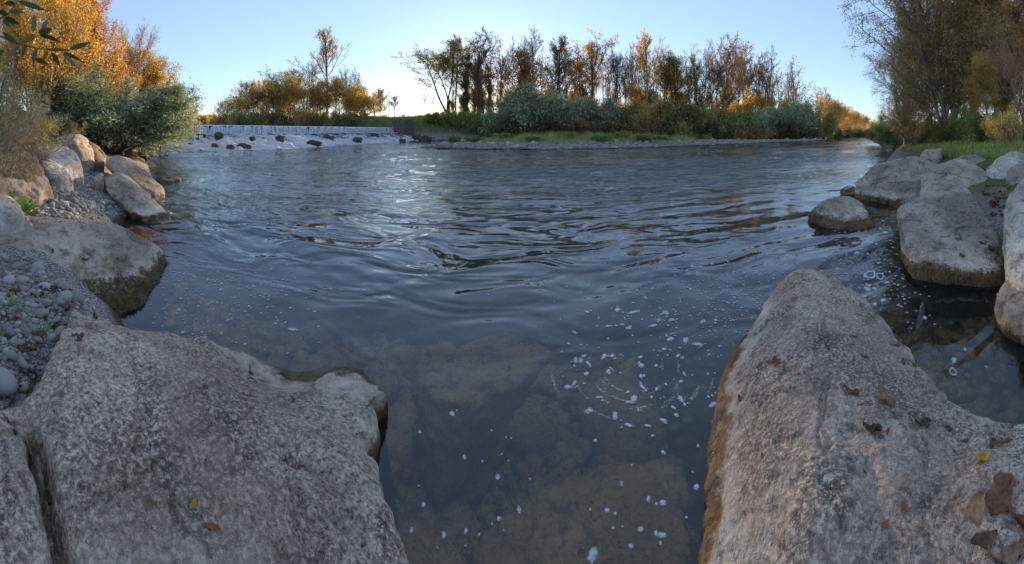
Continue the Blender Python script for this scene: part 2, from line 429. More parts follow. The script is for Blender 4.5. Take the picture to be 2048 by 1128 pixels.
MAT['wilolive'] = leaf_mat('browning_willow_leaves', [(0.42, 0.38, 0.12), (0.60, 0.44, 0.13), (0.32, 0.36, 0.12), (0.66, 0.40, 0.10)], 0.35)
MAT['willow_near'] = leaf_mat('silver_green_willow_leaves', [(0.28, 0.34, 0.16), (0.42, 0.47, 0.27), (0.20, 0.26, 0.11), (0.52, 0.54, 0.34)], 0.4)
MAT['grass'] = leaf_mat('bank_grass', [(0.169, 0.234, 0.052), (0.286, 0.325, 0.078), (0.468, 0.403, 0.156), (0.195, 0.286, 0.052)], 0.3)
MAT['brightgrass'] = leaf_mat('fresh_grass', [(0.145, 0.29, 0.036), (0.217, 0.362, 0.054), (0.309, 0.381, 0.09)], 0.3)
MAT['straw'] = leaf_mat('dry_grass', [(0.364, 0.294, 0.14), (0.252, 0.224, 0.084), (0.182, 0.182, 0.056)], 0.3)
MAT['mossfur'] = leaf_mat('hanging_moss', [(0.10, 0.085, 0.018), (0.15, 0.11, 0.025), (0.06, 0.05, 0.015), (0.17, 0.10, 0.03)], 0.15)
MAT['mossbrown'] = leaf_mat('brown_algae_fringe', [(0.12, 0.075, 0.02), (0.20, 0.12, 0.03), (0.07, 0.05, 0.016)], 0.1)
def dryleaf(name, c1, c2):
    return plain(name, c1, c2, 45.0, 0.8, 0.15, 0.25)
MAT['lf_brown'] = dryleaf('dry_brown_leaf', (0.07, 0.03, 0.016), (0.30, 0.145, 0.075))
MAT['lf_tan'] = dryleaf('dry_tan_leaf', (0.12, 0.065, 0.035), (0.44, 0.28, 0.16))
MAT['lf_red'] = dryleaf('dry_red_leaf', (0.25, 0.06, 0.02), (0.38, 0.12, 0.04))
MAT['lf_yellow'] = dryleaf('yellow_fallen_leaf', (0.30, 0.18, 0.03), (0.60, 0.38, 0.03))
MAT['lf_dark'] = dryleaf('dark_dry_leaf', (0.035, 0.02, 0.012), (0.17, 0.09, 0.05))
#@@STRUCTURE
# ------------------------------------------------------------------ the land: one height function for everything
RIVER = np.array([(-1.4, -3.0), (-1.6, 0.5), (-2.45, 1.5), (-3.1, 1.65), (-4.6, 2.45), (-5.9, 3.2), (-7.3, 4.9), (-10, 6.7), (-15.5, 10.2), (-23.5, 14.6),
    (-29, 16.8), (-35.5, 20.2), (-24.5, 72.0), (-18.6, 73.0), (0, 76), (18, 76), (50, 70), (72, 71), (100, 80), (150, 108), (150, 96), (110, 72), (80, 54), (47, 31), (29, 16.8),
    (14, 9.0), (8.8, 5.7), (6.7, 3.7), (5.3, 2.2), (4.4, 0.9), (3.6, 0.0), (3.0, -3.0)], float)
BAR = np.array([(-9.6, 36.8), (-1, 33.7), (11, 34.9), (31, 41.4), (52, 45.6), (56, 48.5), (38, 49.0), (28, 57), (25, 76), (-4, 77), (-5, 56), (-8, 43)], float)
UPPER = np.array([(-35.5, 20.2), (-24.5, 72), (-45, 88), (-120, 110), (-200, 120), (-200, 60), (-110, 45), (-60, 30)], float)
W0, W1 = np.array([-35.3, 19.6]), np.array([-24.6, 71.5])     # the weir's crest line
WD = (W1 - W0) / np.linalg.norm(W1 - W0); WN = np.array([WD[1], -WD[0]])   # along, and out over the pool

def poly_sd(x, y, poly):
    """signed distance to a polygon, positive inside"""
    x = np.asarray(x, float); y = np.asarray(y, float)
    best = np.full(x.shape, 1e18); inside = np.zeros(x.shape, bool)
    n = len(poly)
    for i in range(n):
        ax, ay = poly[i]; bx, by = poly[(i + 1) % n]
        ex, ey = bx - ax, by - ay
        t = np.clip(((x - ax) * ex + (y - ay) * ey) / (ex * ex + ey * ey), 0, 1)
        dx, dy = x - ax - t * ex, y - ay - t * ey
        best = np.minimum(best, dx * dx + dy * dy)
        cond = ((ay > y) != (by > y))
        with np.errstate(divide='ignore', invalid='ignore'):
            xi = (bx - ax) * (y - ay) / (by - ay if by != ay else 1e-9) + ax
        inside ^= cond & (x < xi)
    s = np.sqrt(best)
    return np.where(inside, s, -s)
def ramp_z(x, y):
    w = (x - W0[0]) * WN[0] + (y - W0[1]) * WN[1]
    return 1.47 * (1 - sstep(w, 0, 9.0))
def ground(x, y):
    x = np.asarray(x, float); y = np.asarray(y, float)
    sw = poly_sd(x, y, RIVER); sb = poly_sd(x, y, BAR); su = poly_sd(x, y, UPPER)
    s = np.maximum(-sw, 0)
    left = 0.42 * (1 - np.exp(-s / 0.55)) + 0.09 * np.minimum(s, 12) + 0.9 * sstep(s, 4, 12)
    right = 0.25 * (1 - np.exp(-s / 0.5)) + 1.15 * (1 - np.exp(-s / 4.5)) + 1.2 * sstep(s, 8, 25)
    fh = 2.6 + 2.2 * sstep(-x, -8, 14)
    far = fh * sstep(s, -1.5, 9.0) + 0.3 * (1 - np.exp(-s))
    lr = sstep(x, -1.0, 1.0)
    near = left * (1 - lr) + right * lr
    up = sstep(-x, 24, 40)
    near = near + up * 1.6 * sstep(s, 0.2, 5)
    fz = sstep(y - np.maximum(0, x - 40) * 0.72, 38, 55)
    land = near * (1 - fz) + far * fz
    nearm = sstep(np.hypot(x, y), 60, 5)
    land = land + s.clip(0, 1) * (0.10 * fbm2(x * 0.5, y * 0.5, 3, 5) + 0.03 * fbm2(x * 3, y * 3, 3, 9) * nearm)
    d = np.maximum(sw, 0)
    bed = -1.25 * (1 - np.exp(-d / 1.6)) + 0.08 * fbm2(x * 1.4, y * 1.4, 3, 3)
    z = np.where(sw > 0, bed, land)
    barz = 0.46 * (1 - np.exp(-np.maximum(sb, 0) / 3.0)) + 0.05 + 0.06 * fbm2(x * 0.6, y * 0.6, 3, 21)
    edge = -1.2 * (1 - np.exp(-np.maximum(-sb, 0) / 2.5))
    z = np.where((sb > 0) & (sw > 0), np.maximum(z, barz), np.where(sw > 0, np.maximum(z, np.where(sb > -2.5, edge, -9)), z))
    z = np.where(su > 0.3, 1.2, z)
    z = z + np.where(sw > 0, np.maximum(0, ramp_z(x, y) - 0.25), 0) * (y > 15)
    return z
def gz(x, y):
    return float(ground(np.array([x], float), np.array([y], float))[0])
def on_ground(px, py, lo=1.0, hi=400.0):
    """the place where the line of sight through a pixel meets the land"""
    ds = np.geomspace(lo, hi, 800)
    a = (px - 1024) / R
    g = ground(ds * math.sin(a), ds * math.cos(a)); zz = EYE - (py - YH) / R * ds
    k = np.argmax(g >= zz)
    return np.array([ds[k] * math.sin(a), ds[k] * math.cos(a), g[k]])

na, nr = 620, 330
az = np.concatenate([np.linspace(-1.75, 1.75, na - 60), np.linspace(1.75, 2 * math.pi - 1.75, 62)[1:-1]])
rr = np.concatenate([np.geomspace(0.25, 200, nr - 14), np.geomspace(230, 4000, 14)])
RR, AA = np.meshgrid(rr, az, indexing='ij')
gx, gy = RR * np.sin(AA), RR * np.cos(AA)
gzv = ground(gx, gy)
me = mesh_from('ground', np.stack([gx, gy, gzv], -1).reshape(-1, 3), grid_faces(nr, na, True), MAT['ground'])
sw = poly_sd(gx, gy, RIVER); sb = poly_sd(gx, gy, BAR)
gravel = np.where((gx < 0) & (gy < 20), sstep(-sw, 6.5, 4.0), 0) + np.where(sb > -3, 1.0, 0) + sstep(-sw, 3.0, 0.5) * (gy > 30)
gravel = np.clip(gravel + np.where((gx > 0) & (gy < 20), sstep(-sw, 1.6, 0.4), 0), 0, 1)
grass = np.clip(np.where((gx > 0) & (gy < 40), sstep(-sw, 0.8, 2.4), 0) + np.where(gy > 38, sstep(-sw, 2.0, 5.0), 0) + np.where(gx < -8, sstep(-sw, 5, 9), 0), 0, 1)
attr(me, 'gravel', gravel.ravel()); attr(me, 'grass', grass.ravel())
link('ground', me, kind='structure')

# ------------------------------------------------------------------ the river
def wave(x, y):
    d = np.hypot(x, y)
    a = 0.004 + 0.030 * sstep(d, 2.2, 8.0) * (1 - 0.5 * sstep(x, 3, 7) * sstep(y, 12, 6))
    ox = 0.9 * fbm2(x * 0.35, y * 0.35, 2, 41); oy = 0.9 * fbm2(x * 0.35 + 7, y * 0.35, 2, 43)
    n = fbm2(x * 0.55 + ox, y * 0.95 + oy, 3, 31, 0.55)
    ridge = 1 - np.abs(fbm2(x * 0.8 + 2 * ox, y * 1.5 + 2 * oy, 2, 37))
    return a * (n + 0.55 * ridge - 0.3)
def chop(x, y):
    d = np.hypot(x, y)
    a = 0.10 + 0.90 * sstep(d, 1.6, 5.5)
    calm = sstep(x, 2.0, 5.0) * sstep(y, 16, 6)
    calml = sstep(-x, 1.2, 3.2) * sstep(y, 5.5, 2.5)
    a = a * (1 - 0.8 * np.clip(calm + calml, 0, 1))
    return a * (1 - 0.68 * sstep(d, 13, 42) * (0.45 + 0.55 * sstep(x, -12, 10))) * (0.55 + 0.75 * sstep(fbm2(x * 0.16, y * 0.2, 3, 77), -0.5, 0.7))
na2, nr2 = 760, 420
az2 = np.linspace(-1.9, 1.9, na2); rr2 = np.geomspace(0.5, 190, nr2)
RR, AA = np.meshgrid(rr2, az2, indexing='ij')
wx, wy = RR * np.sin(AA), RR * np.cos(AA)
wz = wave(wx, wy)
keep = (poly_sd(wx, wy, RIVER) > -3.0)
F = grid_faces(nr2, na2)
kv = keep.ravel()
F = F[kv[F].all(axis=1)]
used = np.unique(F); remap = np.full(kv.size, -1); remap[used] = np.arange(len(used))
me = mesh_from('river', np.stack([wx, wy, wz], -1).reshape(-1, 3)[used], remap[F], MAT['water'])
cp = chop(wx, wy).ravel()[used]
attr(me, 'amp', cp)
attr(me, 'fine', cp * (0.05 + 0.95 * sstep(np.hypot(wx, wy).ravel()[used], 4.5, 13)))
link('river', me, kind='structure')

# pool above the weir
up = np.array([(*p, 2.5) for p in UPPER])
me = mesh_from('upper_river', up, [np.array([[0, 1, 2]]), np.array([[0, 2, 7]]), np.array([[2, 3, 6]]), np.array([[2, 6, 7]]), np.array([[3, 4, 5]]), np.array([[3, 5, 6]])], MAT['water'], smooth=False)
attr(me, 'amp', np.full(8, 0.4)); attr(me, 'fine', np.full(8, 0.4))
link('upper_river', me, kind='structure')

# ------------------------------------------------------------------ rapids below the weir
nt, nw = 330, 90
bot = np.array([(-25.0, 15.8), (-22.0, 21.5), (-19.3, 28.0), (-19.3, 41.0), (-16.5, 56.0), (-13.5, 71.0)])
top = np.array([W0 + WN * 0.25 + (W1 - W0) * s for s in (-0.06, 0.12, 0.27, 0.5, 0.78, 1.03)])
def poly_at(pl, t):
    k = t * (len(pl) - 1); i = np.clip(np.floor(k).astype(int), 0, len(pl) - 2); f = (k - i)[:, None]
    return pl[i] * (1 - f) + pl[i + 1] * f
t = np.linspace(0, 1, nt); w = np.linspace(0, 1, nw)
A = poly_at(top, t)[:, None, :]; B = poly_at(bot, t)[:, None, :]
XYr = A * (1 - w[None, :, None]) + B * w[None, :, None]
rx, ry = XYr[..., 0], XYr[..., 1]
ww = np.broadcast_to(w[None, :], rx.shape)
n1 = fbm2(rx * 0.5, ry * 0.9, 4, 51, 0.6); n2 = fbm2(rx * 2.0, ry * 3.0, 3, 53)
st = np.floor(ww * 5 + n1 * 0.8) / 5
prof = 0.55 * (1 - ww) + 0.45 * (1 - np.clip(st + 0.1, 0, 1))
env = np.sin(np.clip(ww, 0, 1) * math.pi) ** 0.5
rz = 1.42 * prof * (1 - ww ** 6) + env * (0.34 * n1 + 0.20 * n2) - 0.05 * ww ** 4
me = mesh_from('rapids', np.stack([rx, ry, rz], -1).reshape(-1, 3), grid_faces(nt, nw), MAT['rapids'])
fo = 0.5 + 0.35 * sstep(ww, 0.3, 0.8) - 0.9 * sstep(ww, 0.86, 1.0) + 0.45 * sstep(ww, 0.08, 0.0) - 0.25 * sstep(ry, 40, 66) + 0.2 * fbm2(rx * 0.2, ry * 0.2, 2, 57)
attr(me, 'foam', fo.ravel())
link('rapids', me, kind='structure')

# ------------------------------------------------------------------ weir
def box_mesh(name, a, b, mat):
    (x0, y0, z0), (x1, y1, z1) = a, b
    V = np.array([(x, y, z) for x in (x0, x1) for y in (y0, y1) for z in (z0, z1)])
    F = np.array([(0, 1, 3, 2), (4, 6, 7, 5), (0, 4, 5, 1), (2, 3, 7, 6), (0, 2, 6, 4), (1, 5, 7, 3)])
    return mesh_from(name, V, F, mat, smooth=False)
wl = float(np.linalg.norm(W1 - W0)); wang = math.atan2(WD[1], WD[0])
weir = bpy.data.objects.new('weir', None); COL.objects.link(weir)
weir.location = (W0[0], W0[1], 0); weir.rotation_euler = (0, 0, wang)
tag(weir, 'long low weir with a curtain of white falling water across the river', 'weir')
# local frame: x along the crest, -y out over the pool
V = []
prof = [(1.4, 0.2), (1.4, 2.40), (-0.15, 2.44), (-0.42, 2.40), (-0.46, 2.28), (-0.12, 2.2), (-0.02, 1.2), (0.0, 0.2)]
for x in (-2.5, wl + 0.3):
    V += [(x, y, z) for y, z in prof]
k = len(prof)
F4 = np.array([(i, (i + 1) % k, k + (i + 1) % k, k + i) for i in range(k)])
link('concrete_body', mesh_from('weir_body', V, [F4], MAT['concrete'], smooth=False), parent=weir)
V = [(x, y, z) for x in (-2.5, wl + 0.3) for y, z in ((1.4, 2.49), (-0.1, 2.485), (-0.44, 2.45), (-0.5, 2.40))]
link('crest_water', mesh_from('crest_sheet', V, grid_faces(2, 4), MAT['crest']), parent=weir)
rng = random.Random(4)
x = -2.3
while x < wl:
    wdt = rng.choice([0.4, 0.6, 0.8, 1.1, 1.6, 2.2]) * rng.uniform(0.8, 1.2)
    thr = rng.uniform(0.28, 0.5); arch = rng.uniform(0.02, 0.24)
    m, n = 7, 9
    V = []
    for i in range(n):
        f = i / (n - 1)
        for j in range(m):
            u = j / (m - 1) * 2 - 1
            f2 = f + (1 - f) * arch * u * u * 1.3
            yy = -0.47 - thr * math.sqrt(f2) * 0.9 - 0.10 * (1 - u * u) - rng.uniform(0, 0.015)
            zz = 2.41 - 1.05 * f2 ** 1.25
            V.append((x + wdt * (0.5 + 0.5 * u * (0.86 + 0.22 * f)) + rng.uniform(-0.01, 0.01), yy, zz))
    link('water_strand', mesh_from('water_strand', V, grid_faces(n, m), MAT['strand']), parent=weir)
    x += wdt * rng.uniform(0.86, 1.02)
# churned foam at the foot
n, m = 260, 7
V = []
for i in range(n):
    for j in range(m):
        xx = -2.5 + (wl + 2.7) * i / (n - 1)
        yy = -0.55 - 1.5 * j / (m - 1)
        V.append((xx, yy, 1.40 + 0.10 * math.sin(math.pi * min(1, (j + 0.6) / m)) + 0.09 * fbm(np.array([[xx * 1.6, yy * 2, 3]]), 3, 3)[0] - 0.05 * j / m))
link('foot_foam', mesh_from('foot_foam', V, grid_faces(n, m), MAT['foam']), parent=weir)

# stone abutment at the weir's far end: mortar core with separate stones
ab = bpy.data.objects.new('stone_abutment', None); COL.objects.link(ab)
ab.location = (-24.4, 72.0, 0); ab.rotation_euler = (0, 0, math.radians(-20))
tag(ab, 'grey stone abutment wall at the far end of the weir', 'wall')
link('core', box_mesh('abutment_core', (0.0, 0.0, 0.3), (3.4, 2.6, 4.3), MAT['mortar']), parent=ab)
rng = random.Random(9)
stone_me = []
for q in range(4):
    V, F = ico(2)
    V = np.sign(V) * np.abs(V) ** 0.55
    V = V * np.array([0.5, 0.5, 0.5]) * (1 + 0.08 * fbm(V * 1.7 + q * 9, 2, q)[:, None])
    stone_me.append(mesh_from('wall_stone', V, F, MAT['wallstone']))
z = 0.35
while z < 4.15:
    hh = rng.uniform(0.34, 0.5); x = 0.0
    while x < 3.35:
        ln = min(rng.uniform(0.45, 0.95), 3.45 - x)
        if ln > 0.2:
            link('stone', rng.choice(stone_me), (x + ln / 2, -0.06 - rng.uniform(0, 0.05), z + hh / 2), ab, scale=(ln * 0.98, 0.35, hh * 0.96))
        x += ln
    y = 0.15
    while y < 2.5:
        ln = rng.uniform(0.45, 0.8)
        link('stone', rng.choice(stone_me), (3.44, y + ln / 2, z + hh / 2), ab, scale=(0.35, ln * 0.97, hh * 0.96))
        y += ln
    z += hh
for i in range(4):
    link('coping_stone', rng.choice(stone_me), (0.45 + i * 0.86, 1.25, 4.32), ab, scale=(0.84, 2.8, 0.22))

# ------------------------------------------------------------------ rocks
BV = []
def catmull(pts, n):
    pts = np.asarray(pts, float); m = len(pts)
    seg = np.linalg.norm(np.roll(pts, -1, 0) - pts, axis=1)
    out = []
    counts = np.maximum(1, np.round(n * seg / seg.sum()).astype(int))
    for i in range(m):
        p0, p1, p2, p3 = pts[i - 1], pts[i], pts[(i + 1) % m], pts[(i + 2) % m]
        for k in range(counts[i]):
            t = k / counts[i]
            cm = (0.5 * ((2 * p1) + (p2 - p0) * t + (2 * p0 - 5 * p1 + 4 * p2 - p3) * t * t + (3 * p1 - p0 - 3 * p2 + p3) * t ** 3))
            out.append(0.35 * cm + 0.65 * (p1 * (1 - t) + p2 * t))
    return np.array(out)
def slab(name, outline, inner, centre, mat, label, grooves=(), seed=0, n=460, rings=150, rough=0.012, skirt=None, cat='rock'):
    O = np.array(outline, float)
    C = np.vstack([O, np.array(inner, float)])
    K = len(C)
    def phi(r2):
        return np.where(r2 > 1e-12, r2 * np.log(np.maximum(r2, 1e-12)), 0)
    D = ((C[:, None, :2] - C[None, :, :2]) ** 2).sum(-1)
    M = np.zeros((K + 3, K + 3)); M[:K, :K] = phi(D) + np.eye(K) * 0.02
    M[:K, K] = 1; M[:K, K + 1:] = C[:, :2]; M[K, :K] = 1; M[K + 1:, :K] = C[:, :2].T
    sol = np.linalg.solve(M, np.concatenate([C[:, 2], np.zeros(3)]))
    def top(xy):
        d = ((xy[:, None, :] - C[None, :, :2]) ** 2).sum(-1)
        return phi(d) @ sol[:K] + sol[K] + xy @ sol[K + 1:]
    Q = catmull(O, n); N = len(Q)
    j = fbm(np.stack([Q[:, 0] * 6, Q[:, 1] * 6, np.zeros(N)], 1), 4, seed + 3)
    c = np.array(centre, float)
    rad = Q[:, :2] - c; rl = np.linalg.norm(rad, axis=1, keepdims=True); rd = rad / rl
    Q2 = Q[:, :2] + rd * (0.028 * j[:, None] + 0.012 * fbm(np.stack([Q[:, 0] * 22, Q[:, 1] * 22, np.zeros(N)], 1), 3, seed + 4)[:, None] - 0.02)
    V = []
    for k in range(rings + 1):
        t = (k / rings) ** 0.85
        xy = c + (Q2 - c) * t
        z = top(xy)
        dist = (1 - t) * rl[:, 0]
        p3 = np.stack([xy[:, 0], xy[:, 1], np.zeros(N)], 1)
        led = fbm(p3 * np.array([2.2, 1.5, 1]) + 3.1, 4, seed + 6, 0.6)
        z = z + 0.022 * fbm(p3 * 1.6, 3, seed) + rough * fbm(p3 * 9, 4, seed + 1) - 0.018 * sstep(led, 0.12, 0.17) - 0.014 * sstep(led, -0.30, -0.34) + 0.012 * (0.5 - np.abs(fbm(p3 * 4.5, 3, seed + 9))) - 0.014 * np.exp(-dist / 0.014)
        for (line, depth, width) in grooves:
            L = np.array(line, float); dm = np.full(N, 1e9)
            wob = 0.03 * fbm(p3 * 5, 3, seed + 5)
            for a, b in zip(L[:-1], L[1:]):
                e = b - a; tt = np.clip(((xy - a) @ e) / (e @ e), 0, 1)
                dm = np.minimum(dm, np.linalg.norm(xy - a - tt[:, None] * e, axis=1))
            z = z - depth * np.exp(-((dm + wob) / width) ** 2)
        V.append(np.column_stack([xy, z]))
    ze = V[-1][:, 2]
    for off, dz in (skirt or [(0.025, -0.012), (0.05, -0.03), (0.066, -0.055), (0.07, -0.09), (0.07, -0.14), (0.05, -0.26), (0.09, -0.45), (0.16, -0.8), (0.25, -1.3)]):
        jj = 0.02 * fbm(np.column_stack([Q2 * 5, ze + dz * 6]), 3, seed + 8)
        V.append(np.column_stack([Q2 + rd * (off + jj[:, None]), ze + dz]))
    V = np.array(V)
    rows = len(V)
    F = grid_faces(rows, N, True)
    V = V.reshape(-1, 3)
    base = np.array([c[0], c[1], 0.0])
    me = mesh_from(name, V - base, F, mat)
    o = link(name, me, base, label=label, cat=cat)
    bv = BVHTree.FromPolygons([tuple(v) for v in V], [tuple(f) for f in F.tolist()])
    BV.append(bv)
    return o, bv
def og(px, py, z):
    return tuple(G(px, py, z)[:2]) + (z,)
left_out = [og(150, 618, .42), og(230, 640, .40), og(300, 655, .36), og(370, 668, .31), og(425, 680, .20), og(470, 700, .13), og(530, 722, .075), og(590, 734, .055), og(640, 729, .055),
    og(690, 722, .06), og(718, 732, .09), og(745, 757, .14), og(763, 782, .18), og(737, 800, .19), og(750, 828, .2), og(738, 850, .22), og(714, 864, .23), og(730, 905, .24), og(752, 955, .24),
    og(776, 1012, .24), og(792, 1062, .24), og(806, 1128, .24), (-0.25, 0.75, .24), (-0.15, 0.2, .25), (-0.3, -0.6, .3), (-1.1, -0.95, .4), (-1.9, -0.6, .48), (-1.85, -0.05, .48),
    og(0, 822, .45), og(45, 806, .45), og(78, 768, .45), og(108, 706, .44), og(128, 655, .43)]
left_in = [og(470, 728, .20), og(530, 744, .125), og(600, 756, .115), og(680, 748, .12), og(600, 785, .19), og(300, 780, .43), og(180, 900, .46), og(480, 850, .35), og(600, 1000, .30), og(400, 1050, .38), og(660, 830, .235), og(560, 790, .24), og(300, 690, .41), og(160, 720, .44), og(60, 900, .47), (-0.8, -0.1, .40)]
crack = [G(62, 818, .5)[:2], G(90, 900, .5)[:2], G(110, 985, .5)[:2], G(150, 1128, .5)[:2], (-1.0, 0.2)]
slab_l, bv_l = slab('granite_rock', left_out, left_in, (-1.05, 0.75), MAT['slab'], 'broad flat speckled granite rock with a dark crack, beside the gravel strip', grooves=[(crack, 0.13, 0.020), ([G(52, 818, .5)[:2], G(85, 910, .5)[:2], G(140, 1128, .5)[:2]], 0.025, 0.07), ([og(330, 690, .36)[:2], og(420, 800, .36)[:2], og(520, 870, .36)[:2], og(640, 900, .36)[:2]], 0.022, 0.012), ([og(560, 860, .36)[:2], og(590, 960, .36)[:2], og(570, 1080, .36)[:2]], 0.018, 0.010)], seed=3)
right_out = [og(1608, 536, .36), og(1580, 546, .33), og(1556, 572, .28), og(1528, 612, .12), og(1496, 660, .06), og(1464, 704, .05), og(1450, 748, .05), og(1445, 820, .05), og(1438, 900, .05),
    og(1430, 1000, .05), og(1418, 1128, .05), (0.58, 0.75, .14), (0.5, 0.2, .15), (0.7, -0.7, .3), (1.4, -1.0, .45), (2.1, -0.7, .4), (2.0, -0.2, .34), og(2048, 864, .30), og(1985, 836, .28), og(1905, 796, .25),
    og(1862, 771, .23), og(1836, 735, .21), og(1812, 690, .21), (og(1782, 652, .21)), og(1750, 616, .23), og(1712, 580, .27), og(1665, 549, .32)]
right_in = [og(1495, 750, .19), og(1490, 820, .19), og(1486, 900, .19), og(1480, 1000, .19), og(1474, 1128, .19), og(1510, 705, .2), og(1545, 660, .26), og(1565, 615, .3), og(1560, 690, .32), og(1590, 850, .36), og(1700, 800, .40), og(1760, 950, .44), og(1900, 930, .40), og(1620, 1040, .40), og(1650, 640, .38), og(1530, 950, .29), og(1960, 1060, .45), (1.3, 0.0, .42), og(1720, 690, .36)]
slab_r, bv_r = slab('granite_rock', right_out, right_in, (1.45, 1.05), MAT['slab2'], 'tapering pale granite rock pointing into the river, scattered with dry leaves', grooves=[([G(1700, 760, .5)[:2], G(1745, 900, .55)[:2], G(1740, 1100, .6)[:2]], 0.035, 0.07), ([og(1640, 600, .36)[:2], og(1660, 720, .36)[:2], og(1640, 860, .36)[:2], og(1660, 1010, .36)[:2]], 0.022, 0.011), ([og(1800, 760, .36)[:2], og(1850, 900, .36)[:2], og(1850, 1050, .36)[:2]], 0.02, 0.011)], seed=8)

def boulder(name, pts, mat, label, back=0.8, sub=5, soft=60, rough=0.04, seed=0, cat='boulder', group=None, extra=(), sink=-0.35, shrink=0.8, bv=True):
    """pts: (pixel x, pixel y, distance) on the visible surface; a back side and a buried foot are added"""
    C = [P(*p) for p in pts] + [np.array(e, float) for e in extra]
    C = np.array(C); cen = C.mean(0)
    out = [C]
    dirv = np.array([cen[0], cen[1], 0]); dirv /= np.linalg.norm(dirv)
    B = cen + (C - cen) * np.array([shrink, shrink, shrink * 0.9]); B = B + dirv * back
    B[:, 2] = np.minimum(B[:, 2], C[:, 2] - 0.04)
    out.append(B)
    low = C[C[:, 2] < np.percentile(C[:, 2], 40)].copy(); low[:, 2] = min(sink, low[:, 2].min() - 0.15)
    low[:, :2] = cen[:2] + (low[:, :2] - cen[:2]) * 1.02
    out.append(low)
    lb = low.copy() + dirv * back * 0.8; out.append(lb)
    A = np.vstack(out)
    bm = bmesh.new()
    for p in A: bm.verts.new(p)
    bmesh.ops.convex_hull(bm, input=bm.verts)
    bm.faces.ensure_lookup_table()
    o = A.mean(0)
    planes = {}
    for f in bm.faces:
        if f.calc_area() < 1e-6: continue
        nn = np.array(f.normal[:]); dd = float(nn @ (np.array(f.verts[0].co[:]) - o))
        if dd < 0: nn, dd = -nn, -dd
        planes.setdefault(tuple(np.round(nn, 1)), (nn, max(dd, 0.02)))
    bm.free()
    fr_ = np.random.default_rng(seed + 400)
    for _ in range(16):
        nn = fr_.normal(size=3); nn[2] = abs(nn[2]) * 0.8 + 0.1 if fr_.random() < 0.7 else nn[2]; nn /= np.linalg.norm(nn)
        planes[('cut', _)] = (nn, max(0.05, float(((A - o) @ nn).max()) * fr_.uniform(0.88, 0.98)))
    Np = np.array([p[0] for p in planes.values()]); Dp = np.array([p[1] for p in planes.values()])
    U, F = ico(sub)
    q = np.clip(U @ Np.T / Dp[None, :], 0, None)
    r = (q ** soft).sum(1) ** (-1 / soft)
    V = U * r[:, None]
    s = float(np.cbrt(r.mean() ** 3))
    V = V + U * (rough * s * (1.2 * fbm((V + o) * (1.6 / s), 3, seed) + 0.9 * (0.5 - np.abs(fbm((V + o) * (2.6 / s), 4, seed + 2))) + 0.35 * fbm((V + o) * (11 / s), 4, seed + 4)))[:, None]
    # chipped ledges
    led = fbm((V + o) * np.array([2.0, 2.0, 3.4]) / s, 2, seed + 5)
    V = V - U * (0.05 * s * sstep(led, 0.2, 0.27))[:, None]
    W = V + o
    base = np.array([o[0], o[1], max(W[:, 2].min(), gz(o[0], o[1]))])
    ob = link(name, mesh_from(name, W - base, F, mat), base, label=label, cat=cat, group=group)
    if bv:
        BV.append(BVHTree.FromPolygons([tuple(v) for v in W], [tuple(f) for f in F.tolist()]))
    ob['_w'] = 0
    del ob['_w']
    return ob, W, F
K = EYE * R
def D(py, z=0.0):
    return (EYE - z) * R / (py - YH)
FRINGED = []
# the left bank
mossy, mossyW, mossyF = boulder('boulder', [(-90, 480, 4.0), (0, 482, 4.1), (60, 462, 4.3), (130, 456, 4.4), (200, 446, 4.6), (250, 456, 4.75), (300, 478, 4.8), (338, 510, 4.75), (345, 528, D(528)), (290, 608, D(608)),
    (205, 646, D(646)), (150, 615, 3.35), (60, 590, 3.35), (-40, 580, 3.3), (20, 530, 3.65), (150, 545, 3.7), (260, 540, 3.95), (230, 500, 4.25)], MAT['warm'], 'large warm grey boulder with moss hanging at the waterline, above the pebbles', back=0.7, seed=11, soft=45, sub=6)
boulder('boulder', [(-80, 400, 4.6), (0, 393, 4.7), (30, 402, 4.75), (60, 440, 4.75), (82, 478, 4.5), (40, 480, 4.3), (-80, 500, 4.1), (10, 440, 4.3)], MAT['blue'], 'blue-white angular boulder touching the top of the mossy boulder', back=0.7, seed=12)
boulder('boulder', [(-80, 290, 6.2), (0, 288, 6.4), (40, 296, 6.5), (75, 312, 6.6), (88, 340, 6.5), (60, 350, 6.1), (-60, 360, 5.8)], MAT['brown'], 'brown pitted boulder resting on the cream boulder by the willow twigs', back=1.2, seed=13, sink=0.8)
boulder('boulder', [(-80, 345, 6.0), (0, 346, 6.0), (70, 342, 6.4), (95, 355, 6.6), (102, 385, 6.4), (118, 436, 6.0), (85, 430, 5.6), (20, 400, 5.5), (-60, 420, 5.2), (60, 370, 5.9)], MAT['tan'], 'cream tan boulder with a sloping face under the brown one', back=0.9, seed=14)
boulder('boulder', [(36, 290, 10.5), (45, 272, 10.8), (70, 268, 11), (90, 285, 11), (88, 300, 10.6), (50, 302, 10.2)], MAT['blue'], 'small blue-grey block behind the brown pitted boulder', back=0.9, seed=15, sink=0.5)
boulder('boulder', [(78, 292, 8.6), (100, 300, 8.8), (118, 286, 9.0), (136, 302, 8.9), (152, 306, 8.7), (166, 326, 8.4), (140, 338, 8.0), (100, 330, 7.9), (110, 312, 8.3)], MAT['blue'], 'pale blue-grey rock with a pointed top before the rounded boulder', back=0.8, seed=16, sink=0.3)
boulder('boulder', [(78, 320, 7.6), (100, 318, 7.8), (135, 338, 7.7), (147, 354, 7.3), (120, 356, 7.1), (90, 350, 7.1)], MAT['blue'], 'low pale ledge of rock at the top of the gravel', back=0.6, seed=17, sink=0.3)
